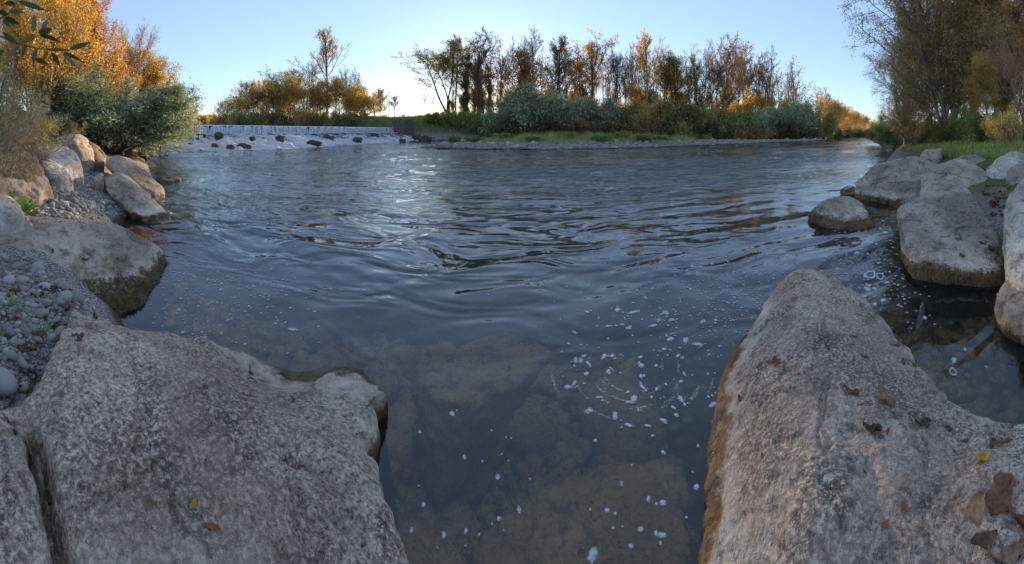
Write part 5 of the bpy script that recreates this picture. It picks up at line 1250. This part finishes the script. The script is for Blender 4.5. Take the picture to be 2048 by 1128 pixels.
for i in range(95):
    px, py = pr_.uniform(105, 250), pr_.uniform(345, 470)
    if py < 345 + (px - 190) * 0.9 or px < 100 + (py - 400) * 0.3: continue
    p = on_ground(px, py, 3.0); s0 = pr_.uniform(0.025, 0.055)
    if p[2] < 0.03: continue
    link('pebble', pr_.choice(peb)[0], p + np.array([0, 0, s0 * 0.3]), scale=(s0, s0, s0), rot=(pr_.uniform(-.3, .3), pr_.uniform(-.3, .3), pr_.uniform(0, 6)), label='rounded pebble on the gravel patch between the boulders', cat='pebble', group='pebbles on the gravel patch between the boulders')

bedp = np.array([(-0.6, 0.9), (-1.0, 2.0), (-2.6, 1.9), (-4.4, 3.2), (-2.0, 4.5), (1.5, 4.5), (1.2, 2.2), (0.9, 0.9)])
pebble_mass('riverbed_stones', scatter_in(bedp, 2600, rg), 0.06, 'dim stones on the river bed between the granite rocks', 15, mat='sunk')
bedr = np.array([(1.9, 1.0), (2.4, 2.2), (3.4, 2.6), (5.0, 3.4), (4.6, 1.4), (3.6, 0.4), (2.6, 0.0)])
pebble_mass('riverbed_stones', scatter_in(bedr, 1200, rg), 0.05, 'dim stones on the bed of the small pool', 16, mat='sunk')
# ------------------------------------------------------------------ things lying on the rocks
def sight(px, py, which=None):
    """where the line of sight through a pixel meets the rocks"""
    a = (px - 1024) / R
    d = Vector((math.sin(a), math.cos(a), -(py - YH) / R)).normalized()
    best = None
    for b in (which or BV):
        h = b.ray_cast(Vector((0, 0, EYE)), d)
        if h[0] is not None and (best is None or h[3] < best[3]): best = h
    return best
def leaf_shape(L, Wd, seed, lobes=0, curl=0.25):
    """a dry leaf: a strip of cross rows with a raised curl and a toothed or lobed edge, plus its stalk"""
    r_ = np.random.default_rng(seed); n = 11; V = []; tw = r_.uniform(-0.5, 0.5)
    for i in range(n):
        t_ = i / (n - 1); w_ = Wd * (math.sin(math.pi * min(1, t_ * 0.93 + 0.05)) ** 0.8)
        if lobes: w_ *= 0.55 + 0.55 * abs(math.sin(t_ * lobes * math.pi + 0.4))
        w_ *= r_.uniform(0.85, 1.1)
        bend = curl * L * (t_ - 0.4) ** 2 * r_.uniform(0.8, 1.2)
        for j in range(5):
            u = j / 2 - 1
            V.append(((t_ - 0.5) * L, u * w_ * 0.5, bend + curl * Wd * abs(u) ** 1.7 * (0.6 + 0.5 * math.sin(t_ * 7 + tw)) + u * tw * 0.1 * L * (t_ - 0.5) + r_.uniform(0, 0.02) * L))
    F = grid_faces(n, 5)
    k_ = len(V)
    V += [(-0.5 * L, 0.006 * L, 0.02 * L), (-0.5 * L, -0.006 * L, 0.02 * L), (-0.72 * L, -0.006 * L + tw * 0.1 * L, 0.08 * L), (-0.72 * L, 0.006 * L + tw * 0.1 * L, 0.08 * L)]
    F = np.vstack([F, [[k_, k_ + 1, k_ + 2, k_ + 3]]])
    return np.array(V), F
LEAFN = 0
def fallen(px, py, size_px, mat, label, ang=0.0, lobes=0, asp=0.6, curl=0.3, group=None, which=None, ground_z=False):
    global LEAFN
    LEAFN += 1
    if ground_z:
        p = on_ground(px, py); nrm = Vector((0, 0, 1)); p = Vector(p)
    else:
        h = sight(px, py, which)
        if h is None: return
        p, nrm = h[0], h[1]
        if nrm.z < 0: nrm = -nrm
    dist = math.hypot(p.x, p.y)
    L = size_px / R * dist * 1.15
    V, F = leaf_shape(L, L * asp, LEAFN, lobes, curl * 0.55)
    o = link('fallen_leaf', mesh_from('fallen_leaf', V, F, MAT[mat]), p + nrm * (0.002 + 0.01 * L), label=label, cat='leaf', group=group)
    q_ = nrm.to_track_quat('Z', 'Y')
    from mathutils import Quaternion
    o.rotation_mode = 'QUATERNION'; o.rotation_quaternion = q_ @ Quaternion((0, 0, 1), ang)
    return o
SR = [bv_r]
for (px, py, s_, m_, lab, an, lo_, asp_, cu_) in [
        (1553, 726, 22, 'lf_brown', 'small brown leaf near the waterline side of the pale granite rock', 0.4, 2, .8, .5), (1707, 673, 18, 'lf_tan', 'tan leaf high on the pale granite rock near its tip', 0.2, 2, .6, .3),
        (1727, 712, 18, 'lf_tan', 'small pointed tan leaf below the one near the tip', 1.0, 0, .7, .4), (1700, 786, 30, 'lf_brown', 'brown folded leaf above the big tan curled one', 0.8, 2, .7, .5),
        (1768, 802, 42, 'lf_tan', 'big curled tan leaf in the middle of the pale granite rock', 0.5, 3, .8, .6), (1744, 862, 34, 'lf_dark', 'dark star-shaped curled leaf in the hollow of the rock', 1.2, 3, .6, .7),
        (1845, 850, 38, 'lf_dark', 'dark brown bent leaf on the slope toward the small pool', 1.1, 0, .45, .6), (1965, 920, 34, 'lf_yellow', 'yellow-spotted leaf on the pale granite rock', 1.3, 0, .7, .4),
        (1985, 893, 34, 'lf_brown', 'narrow upright brown leaf touching the yellow-spotted one', 1.6, 0, .35, .7), (1945, 1035, 78, 'lf_tan', 'long oval tan leaf in the lower corner of the rock', 1.4, 0, .5, .2),
        (2000, 995, 92, 'lf_brown', 'large reddish brown leaf with a broad base, beside the long tan one', 2.0, 2, .55, .25), (2032, 1040, 52, 'lf_brown', 'brown leaf half outside the picture edge', 0.5, 2, .8, .4),
        (2010, 1100, 80, 'lf_tan', 'orange-tan leaf at the bottom of the rock', 1.6, 0, .7, .25), (1970, 1085, 48, 'lf_dark', 'grey-brown leaf between the long tan and the orange-tan ones', 2.2, 0, .6, .4),
        (1790, 690, 20, 'lf_tan', 'tan leaf on the pool-side edge of the rock', 0.3, 2, .7, .4), (1828, 732, 18, 'lf_brown', 'brown leaf just above the pool on the rock edge', 2.4, 0, .5, .3),
        (1806, 725, 14, 'lf_brown', 'tiny brown leaf next to the edge leaf above the pool', 0.2, 0, .7, .3), (1776, 864, 18, 'lf_red', 'small red leaf right of the dark star-shaped one', 0.1, 0, .35, .2),
        (1810, 1015, 16, 'lf_red', 'small orange-red leaf low on the pale granite rock', 2.0, 0, .45, .3), (1771, 1050, 16, 'lf_red', 'red leaf speck near the bottom of the rock', 1.0, 0, .6, .3),
        (1730, 945, 20, 'lf_red', 'thin rust needle leaf in the shallow groove of the rock', 1.5, 0, .2, .2), (1840, 1045, 22, 'lf_tan', 'thin tan needle leaf low on the rock', 1.1, 0, .2, .2), (1912, 995, 40, 'lf_tan', 'straw-like dry leaf sliver above the long tan leaf', 1.8, 0, .15, .3),
        (1525, 912, 16, 'lf_brown', 'thin brown sliver on the water side of the pale rock', 0.2, 0, .3, .3), (1480, 798, 14, 'lf_brown', 'tiny brown leaf on the bleached rim of the pale rock', 2.5, 0, .5, .3), (2005, 885, 38, 'lf_red', 'thin curved red-brown stalk leaf at the top of the slope', 0.9, 0, .15, .6)]:
    fallen(px, py, s_, MAT and m_, lab, an, lo_, asp_, cu_, which=SR)
SL = [bv_l]
for (px, py, s_, m_, lab, an, lo_, asp_, cu_) in [
        (155, 677, 22, 'lf_brown', 'curled brown leaf near the corner of the cracked granite rock', 0.2, 3, .8, .6), (176, 656, 20, 'lf_tan', 'flat tan leaf strip on the corner of the cracked rock', 0.1, 0, .4, .2), (190, 636, 16, 'lf_dark', 'dark leaf standing on the rim of the cracked rock', 1.2, 0, .6, .7),
        (500, 744, 20, 'lf_tan', 'pale crescent leaf on the cracked granite rock', 0.6, 0, .5, .6), (386, 1010, 20, 'lf_yellow', 'yellow-green leaf low on the cracked granite rock', 0.2, 0, .6, .3), (423, 1055, 34, 'lf_red', 'narrow red-brown leaf beside the yellow-green one', 1.9, 0, .3, .3),
        (556, 732, 16, 'lf_red', 'red-brown leaf caught on the orange algae rim', 0.1, 0, .6, .5), (642, 815, 10, 'lf_red', 'tiny red leaf speck on the cracked granite rock', 0.3, 0, .8, .3), (232, 700, 9, 'lf_tan', 'tiny tan seed on the cracked granite rock', 0.5, 0, .7, .3),
        (195, 805, 16, 'lf_red', 'orange sliver left of the middle of the cracked rock', 1.5, 0, .3, .3), (188, 880, 22, 'lf_tan', 'tan sliver near the dark crack', 1.1, 0, .25, .3), (205, 1023, 18, 'lf_tan', 'thin tan sliver at the bottom beside the crack', 1.6, 0, .25, .3), (85, 890, 14, 'lf_red', 'small orange leaf in the dark crack', 1.2, 0, .4, .4)]:
    fallen(px, py, s_, m_, lab, an, lo_, asp_, cu_, which=SL)
for (px, py, s_, m_, lab) in [(1917, 478, 14, 'lf_tan', 'curled tan leaf on the face of the largest pitted boulder'), (1924, 512, 12, 'lf_brown', 'brown leaf below the curled one on the largest pitted boulder'), (1966, 487, 14, 'lf_brown', 'orange-brown leaf toward the litter side of the largest boulder'), (1980, 497, 14, 'lf_brown', 'brown leaf by the litter strip on the largest boulder'), (1862, 532, 16, 'lf_brown', 'brown leaf on the mossy foot of the largest boulder'), (1925, 425, 9, 'lf_tan', 'small tan leaf high on the largest boulder'),
        (170, 520, 12, 'lf_brown', 'small orange-brown leaf in the middle of the mossy boulder'), (105, 503, 9, 'lf_brown', 'tiny brown leaf high on the mossy boulder'), (42, 572, 12, 'lf_brown', 'brown leaf at the foot of the mossy boulder')]:
    fallen(px, py, s_, m_, lab, px * 0.7, 2, .7, .5)
for i in range(46):
    px, py = pr_.uniform(0, 150), pr_.uniform(570, 800)
    if px > 150 - max(0, (py - 600)) * 0.5: continue
    fallen(px, py, pr_.uniform(16, 32), pr_.choice(['lf_brown', 'lf_brown', 'lf_tan', 'lf_dark', 'lf_brown']), 'crumpled brown leaf lying in the gravel beside the cracked granite rock', pr_.uniform(0, 6), pr_.choice([0, 2, 3]), .75, .5, group='dry leaves in the gravel', ground_z=True)
for i in range(70):
    px, py = pr_.uniform(1965, 2030), pr_.uniform(372, 480)
    if px < 1960 + (py - 380) * 0.45: continue
    fallen(px, py, pr_.uniform(8, 15), pr_.choice(['lf_brown', 'lf_brown', 'lf_dark', 'lf_tan']), 'brown leaf in the litter strip between the largest boulder and the pale one', pr_.uniform(0, 6), 2, .75, .5, group='leaf litter between the boulders', ground_z=True)

# moss and algae hanging from the boulders at the water
def fringe(parent_obj, W, F, zlo, zhi, n, ln, wd, mat, seed, name='moss', cond=None):
    r_ = np.random.default_rng(seed)
    T_ = W[F]; c_ = T_.mean(1); nr_ = np.cross(T_[:, 1] - T_[:, 0], T_[:, 2] - T_[:, 0]); ar = np.linalg.norm(nr_, axis=1); nr_ /= np.maximum(ar[:, None], 1e-9)
    ok = (c_[:, 2] > zlo) & (c_[:, 2] < zhi + 0.12 * fbm(c_ * 3.5, 3, seed)) & (nr_[:, 0] * -c_[:, 0] + nr_[:, 1] * -c_[:, 1] > -0.6)
    if cond is not None: ok &= cond(c_)
    idx = np.nonzero(ok)[0]
    if not len(idx): return
    pk = r_.choice(idx, n, p=ar[idx] / ar[idx].sum())
    u = r_.uniform(0, 1, (n, 2)); u = np.where(u.sum(1, keepdims=True) > 1, 1 - u, u)
    p = T_[pk, 0] + (T_[pk, 1] - T_[pk, 0]) * u[:, :1] + (T_[pk, 2] - T_[pk, 0]) * u[:, 1:]
    nn = nr_[pk]
    d_ = nn * 0.55 + np.array([0, 0, -0.75]) + r_.normal(size=(n, 3)) * 0.3
    d_ /= np.linalg.norm(d_, axis=1, keepdims=True)
    s_ = np.cross(d_, nn); s_ /= np.maximum(np.linalg.norm(s_, axis=1, keepdims=True), 1e-6)
    L_ = (ln * r_.uniform(0.4, 1.3, n))[:, None]
    V = np.stack([p - s_ * wd, p + s_ * wd, p + d_ * L_ + s_ * wd * 0.3], 1).reshape(-1, 3)
    b_ = np.array(parent_obj.location)
    link(name, mesh_from(name, V - b_, np.arange(n * 3).reshape(-1, 3), MAT[mat], smooth=False), parent=parent_obj, kind='stuff')
fringe(mossy, mossyW, mossyF, -0.03, 0.30, 16000, 0.05, 0.004, 'mossfur', 1, cond=lambda c: c[:, 0] > -3.35 + 0.0 * c[:, 1])
fringe(mossy, mossyW, mossyF, -0.03, 0.14, 5000, 0.05, 0.004, 'mossbrown', 2, name='algae_fringe', cond=lambda c: c[:, 1] > 1.0)
for (o_, W_, F_, zh, k_) in FRINGED:
    fringe(o_, W_, F_, -0.02, zh, k_, 0.035, 0.004, 'mossbrown', 3, name='algae_fringe')

# ------------------------------------------------------------------ foam on the river
def foam_blob(px, py, wpx, hpx, label, group=None, ang=None, hole=False):
    p = G(px, py, 0.0)
    dist = math.hypot(p[0], p[1])
    r_ = np.random.default_rng(int(px * 7 + py * 13) % 100000)
    n = 18; th = np.arange(n) * 2 * math.pi / n
    rad = 1 + 0.22 * np.sin(2 * th + r_.uniform(0, 6)) * r_.uniform(0, 1) + 0.10 * np.sin(3 * th + r_.uniform(0, 6)) * r_.uniform(0, 1) + 0.05 * r_.normal(size=n)
    a_ = wpx / R * dist * 0.40                          # half width across
    b_ = hpx / R * dist * dist / EYE * 0.40             # half length along the line of sight
    az_ = (px - 1024) / R + (0.0 if ang is None else ang)
    ux = np.array([math.cos(az_), -math.sin(az_)]); uy = np.array([math.sin(az_), math.cos(az_)])
    rings = [1.0, 0.8, 0.45] if hole else [1.0, 0.75, 0.4, 0.0]
    V = []
    for k_, rr_ in enumerate(rings):
        for t_, ra in zip(th, rad):
            xy = p[:2] + ux * (a_ * ra * rr_ * math.cos(t_)) + uy * (b_ * ra * rr_ * math.sin(t_))
            V.append((*xy, 0.0025 + 0.004 * (1 - rr_ ** 2) if not hole else 0.003 + (0.004 if k_ == 1 else 0)))
    V = np.array(V); V[:, 2] += wave(V[:, 0], V[:, 1])
    F = grid_faces(len(rings), n, True)
    base = np.array([p[0], p[1], 0.0])
    me_ = mesh_from('foam_patch', V - base, F, MAT['foamsoft'])
    attr(me_, 'core', np.repeat([0.0, 1.0, 0.0] if hole else [0.0, 0.45, 0.8, 1.0], n))
    link('foam_patch', me_, base, label=label, cat='foam', group=group)
for (px, py, w_, h_, lab, ho) in [(1186, 1112, 34, 46, 'largest white foam patch at the bottom between the granite rocks', False), (1908, 722, 16, 22, 'upper lobe of the pale foam patch in the small dark pool', False), (1906, 745, 20, 22, 'ring-shaped foam patch in the small dark pool', True), (1930, 700, 11, 10, 'small foam dot above the ring-shaped patch in the pool', False), (1972, 735, 8, 8, 'small foam dot right of the ring-shaped patch', False),
        (1850, 637, 12, 12, 'round foam dot in the pool below the largest boulder', False), (1740, 550, 34, 22, 'cluster ring of foam above the pale granite rock tip', True), (1760, 553, 22, 18, 'second foam ring touching the cluster ring', True), (1665, 503, 42, 10, 'thin ragged foam line near the lone water boulder', True), (1735, 578, 22, 14, 'oval foam patch by the pale granite rock tip', False), (1715, 590, 16, 14, 'foam patch against the pale granite rock', False),
        (932, 1066, 11, 24, 'upright foam streak in the dark gap between the rocks', False), (847, 1012, 11, 20, 'foam streak near the edge of the cracked granite rock', False), (1326, 1007, 20, 20, 'round foam patch over the brown sunken rock', False), (1297, 1000, 12, 24, 'narrow foam patch left of the round one over the brown sunken rock', False), (1262, 1095, 16, 20, 'blurred foam patch low over the brown sunken rock', False),
        (1178, 822, 24, 20, 'foam patch at the turn of the eddy', False), (1268, 798, 22, 24, 'bright foam patch on the right of the eddy', False), (1162, 722, 12, 18, 'bright upright foam fleck at the top of the eddy', False), (1230, 832, 18, 26, 'slanted foam fleck under the eddy', False), (1283, 730, 16, 18, 'foam fleck in the middle of the eddy', False), (585, 660, 32, 9, 'long white foam streak by the cracked granite rock', False), (622, 790, 14, 6, 'white foam scrap close to the rock rim', False)]:
    if (px, py) == (622, 790): continue
    foam_blob(px, py, w_, h_, lab, hole=ho)
fr_ = random.Random(12)
def fleck_zone(n, x0, x1, y0, y1, s0, s1, lab, grp, tall=1.0, test=None, eddy=None):
    for i in range(n):
        px, py = fr_.uniform(x0, x1), fr_.uniform(y0, y1)
        if test and not test(px, py): continue
        s_ = (s0 + (s1 - s0) * fr_.random() ** 2.0) * 1.35
        st_ = fr_.uniform(1.0, 2.2) if eddy else fr_.uniform(0.9, 1.5)
        an_ = None
        if eddy: an_ = -math.atan2((py - eddy[1]) * 1.3, px - eddy[0]) * 1.0 + math.pi / 2 + fr_.uniform(-.3, .3)
        foam_blob(px, py, s_ * (st_ if eddy else 1), s_ * fr_.uniform(0.6, 1.1) * tall * (0.5 + 0.5 * min(1, (py - 400) / 350)) / (st_ if eddy else 1) * 1.0, lab, grp, ang=an_)
fleck_zone(170, 1090, 1440, 600, 880, 3.5, 14, 'small foam fleck circling in the eddy before the pale granite rock', 'foam flecks in the eddy', 1.3, lambda x, y: math.hypot((x - 1290) / 170, (y - 720) / 150) < 1.0 and math.hypot((x - 1130) / 120, (y - 820) / 90) > 0.5, eddy=(1230, 740))
fleck_zone(95, 1620, 1880, 440, 640, 4, 16, 'small foam fleck on the still water between the lone boulder and the pale granite rock', 'foam flecks by the lone boulder', 0.9, lambda x, y: x < 1790 + (y - 440) * 0.15 and x > 1560 + (y - 440) * 0.75)
fleck_zone(55, 280, 640, 540, 690, 3.5, 10, 'small foam fleck on the dark water by the mossy boulder', 'foam flecks by the mossy boulder', 0.8, lambda x, y: x > 330 - (y - 540) * 0.3 and y < 655 + (x - 300) * 0.2)
fleck_zone(45, 1300, 1600, 470, 640, 3, 9, 'small foam fleck drifting toward the tip of the pale granite rock', 'foam flecks off the rock tip', 0.8, lambda x, y: y < 700 - (x - 1300) * 0.35)
fleck_zone(22, 800, 1060, 800, 1110, 4, 13, 'foam fleck in the dark gap between the two granite rocks', 'foam flecks in the gap', 1.5, lambda x, y: x > 790)
fleck_zone(20, 1180, 1400, 870, 1090, 5, 15, 'foam fleck over the brown sunken rock', 'foam flecks over the sunken rock', 1.4)
# thin films of foam drawn round the eddy
ar_ = random.Random(31)
for i in range(26):
    rr0 = ar_.uniform(0.35, 1.0); a0 = ar_.uniform(-0.6, 2.6); sw_ = ar_.uniform(0.25, 0.7); V = []; m_ = 14
    for j in range(m_):
        f_ = j / (m_ - 1); an_ = a0 + sw_ * f_; wpx_ = ar_.uniform(1.2, 1.8) * (0.4 + math.sin(math.pi * f_)) * 2.2
        for u in (-1, 0, 1):
            r1 = rr0 * 165 + u * wpx_
            g_ = G(1265 + r1 * math.cos(an_) * 1.0, 735 + r1 * math.sin(an_) * 0.8, 0.0); V.append(g_)
    V = np.array(V); V[:, 2] = wave(V[:, 0], V[:, 1]) + 0.003; b_ = V.mean(0) * np.array([1, 1, 0])
    me_ = mesh_from('foam_streak', V - b_, grid_faces(m_, 3)[:, ::-1], MAT['foamsoft'])
    f_ = np.sin(np.pi * np.arange(m_) / (m_ - 1)); attr(me_, 'core', np.stack([f_ * 0, f_ * 0.45, f_ * 0], 1).ravel())
    link('foam_streak', me_, b_, label='thin curved foam streak drawn round the eddy before the pale granite rock', cat='foam', group='foam streaks in the eddy')
# specks too small to pick apart
n = 1600; V = []; F = []
k_ = 0
while k_ < n:
    px, py = fr_.uniform(300, 1900), fr_.uniform(440, 720)
    wt = max(math.exp(-((px - 420) / 150) ** 2 - ((py - 560) / 90) ** 2), math.exp(-((px - 1500) / 230) ** 2 - ((py - 590) / 90) ** 2), math.exp(-((px - 1740) / 110) ** 2 - ((py - 540) / 80) ** 2))
    if fr_.random() > wt: k_ += 0.02; continue
    p = G(px, py, 0); s_ = fr_.uniform(0.8, 2.2) / R * math.hypot(p[0], p[1]); b0 = len(V)
    for j in range(6): V.append((p[0] + s_ * math.cos(j * 1.047), p[1] + 1.6 * s_ * math.sin(j * 1.047), 0.0))
    F.append(tuple(range(b0, b0 + 6))); k_ += 1
V = np.array(V); V[:, 2] = wave(V[:, 0], V[:, 1]) + 0.004
link('foam_specks', mesh_from('foam_specks', V, np.array(F), MAT['foam'], smooth=False), kind='stuff', label='tiny foam specks drifting on the river', cat='foam')

# ------------------------------------------------------------------ willow twig hanging into the upper corner, close to the eye
def twig(name, path_px, d, leaf_list, label):
    root = bpy.data.objects.new(name, None); COL.objects.link(root)
    pts_ = [P(px, py, d + dd) for px, py, dd in path_px]
    root.location = tuple(pts_[0]); b_ = pts_[0]
    tag(root, label, 'twig')
    segs_ = []
    for i in range(len(pts_) - 1):
        segs_.append((pts_[i] - b_, pts_[i + 1] - b_, 0.0032 * (1 - 0.7 * i / len(pts_)), 0.0032 * (1 - 0.7 * (i + 1) / len(pts_)), 7))
    V, F = tubes(segs_)
    link('stem', mesh_from('twig_stem', V, F, MAT['bark_orange']), parent=root)
    for k_, (x0, y0, x1, y1, wpx, dd, m_) in enumerate(leaf_list):
        a_ = P(x0, y0, d) - b_; e_ = P(x1, y1, d + dd) - b_
        ax = e_ - a_; L_ = np.linalg.norm(ax); ax /= L_
        view = a_ + b_ - np.array([0, 0, EYE]); sd = np.cross(ax, view); sd /= np.linalg.norm(sd); nm = np.cross(sd, ax)
        tw = random.Random(k_).uniform(-0.8, 0.8)
        sd = sd * math.cos(tw) + nm * math.sin(tw); nm = np.cross(sd, ax)
        wd = wpx / R * d * 0.5; V = []; n = 9
        for i in range(n):
            t_ = i / (n - 1); w_ = wd * (math.sin(math.pi * t_ ** 0.8) ** 0.9 + 0.02)
            c_ = a_ + ax * L_ * t_ + np.array([0, 0, -0.12 * L_ * t_ * t_])
            for u in (-1, 0, 1): V.append(c_ + sd * w_ * u + nm * (abs(u) * w_ * 0.35))
        link('leaf', mesh_from('twig_leaf', V, grid_faces(n, 3), MAT[m_]), parent=root)
MAT['tw_green'] = plain('willow_leaf_upper_side', (0.05, 0.075, 0.02), (0.09, 0.12, 0.035), 20.0, 0.45, 0.3)
MAT['tw_pale'] = plain('willow_leaf_pale_side', (0.13, 0.16, 0.10), (0.19, 0.22, 0.14), 20.0, 0.6, 0.3)
MAT['tw_gold'] = plain('yellowing_willow_leaf', (0.24, 0.13, 0.02), (0.34, 0.20, 0.03), 20.0, 0.55, 0.3)
twig('willow_twig', [(-40, 60, 0), (0, 72, 0), (40, 88, 0.02), (75, 97, 0.03), (110, 100, 0.04), (140, 99, 0.05)], 1.05,
     [(138, 99, 182, 78, 13, 0.02, 'tw_green'), (125, 105, 170, 121, 9, -0.02, 'tw_green'), (124, 106, 158, 132, 10, 0.02, 'tw_pale'), (102, 104, 121, 131, 10, 0.0, 'tw_green'), (78, 70, 122, 79, 9, 0.02, 'tw_green'), (76, 66, 106, 54, 13, -0.01, 'tw_green'), (66, 66, 68, 22, 12, 0.0, 'tw_pale'), (84, 62, 96, 33, 9, 0.02, 'tw_pale'),
      (92, 100, 142, 96, 8, 0.01, 'tw_gold'), (72, 70, 40, 83, 14, 0.0, 'tw_gold'), (72, 97, 66, 128, 10, 0.02, 'tw_pale'), (70, 118, 98, 126, 10, 0.0, 'tw_green'), (40, 90, 12, 112, 9, 0.0, 'tw_pale'), (30, 84, 5, 60, 12, 0.0, 'tw_green'), (50, 90, 44, 112, 9, 0.0, 'tw_green'), (20, 78, 46, 106, 8, 0.01, 'tw_pale'), (8, 100, -20, 116, 10, 0.0, 'tw_green'), (96, 102, 84, 122, 9, 0.01, 'tw_gold')],
     'willow twig with long green leaves hanging close in the upper corner')
twig('willow_twig', [(-30, 50, 0.0), (0, 38, 0), (18, 25, 0.02), (34, 4, 0.03), (40, -20, 0.03)], 0.95,
     [(36, 2, 92, 14, 13, 0.02, 'tw_green'), (20, 24, 48, 22, 11, 0.02, 'tw_pale'), (14, 30, -10, 20, 13, 0.0, 'tw_green'), (8, 36, 40, 46, 11, 0.0, 'tw_green'), (6, 40, 20, 52, 10, 0.02, 'tw_pale'), (30, 8, 8, 4, 11, 0.0, 'tw_green'), (0, 44, -22, 62, 10, 0.0, 'tw_green')],
     'second willow twig crossing the very corner of the picture')

# ------------------------------------------------------------------ green plants among the stones
def herb(name, px, py, d, n, hpx, label, mat, seed, asp=1.5, spread=1.0):
    p = on_ground(px, py, max(0.8, d * 0.6)) if d is None else P(px, py, d)
    r_ = np.random.default_rng(seed); dist = math.hypot(p[0], p[1]); h_ = hpx / R * dist
    root = bpy.data.objects.new(name, None); COL.objects.link(root); root.location = tuple(p); tag(root, label, 'plant')
    for k_ in range(n):
        a_ = r_.uniform(0, 6.28); el = r_.uniform(0.3, 1.3); L_ = h_ * r_.uniform(0.45, 0.75)
        dv = np.array([math.cos(a_) * math.cos(el) * spread, math.sin(a_) * math.cos(el) * spread, math.sin(el)])
        st_ = dv * h_ * r_.uniform(0.1, 0.55); sd = np.cross(dv, [0, 0, 1.0]); sd /= np.linalg.norm(sd) + 1e-6
        V = []
        for i in range(6):
            t_ = i / 5; w_ = L_ / asp * 0.5 * math.sin(math.pi * (0.08 + 0.9 * t_)) * (1 + 0.15 * math.sin(i * 2.5))
            c_ = st_ + dv * L_ * t_ + np.array([0, 0, -0.25 * L_ * t_ * t_])
            for u in (-1, 0, 1): V.append(c_ + sd * w_ * u + np.array([0, 0, abs(u) * w_ * 0.25]))
        link('leaf', mesh_from('herb_leaf', V, grid_faces(6, 3), MAT[mat]), parent=root)
herb('green_plant', 42, 438, 5.0, 46, 52, 'bright green leafy plant between the blue-white and cream boulders', 'brightgrass', 3, 1.9)
herb('grass_tuft', 25, 610, 2.75, 14, 26, 'small green weed in the gravel under the mossy boulder', 'brightgrass', 4, 6.0)
herb('grass_tuft', 96, 668, 2.45, 12, 36, 'green grass blades lying across the gravel by the granite rock', 'brightgrass', 5, 12.0)
herb('grass_tuft', 45, 622, 2.6, 10, 26, 'second green weed in the gravel beside brown leaves', 'brightgrass', 6, 7.0)
herb('grass_tuft', 2012, 530, 3.8, 12, 30, 'green blades squeezed between the largest and the pale boulder', 'brightgrass', 7, 8.0)
herb('grass_tuft', 222, 480, 5.3, 8, 20, 'small green tuft behind the mossy boulder', 'brightgrass', 8, 4.0)
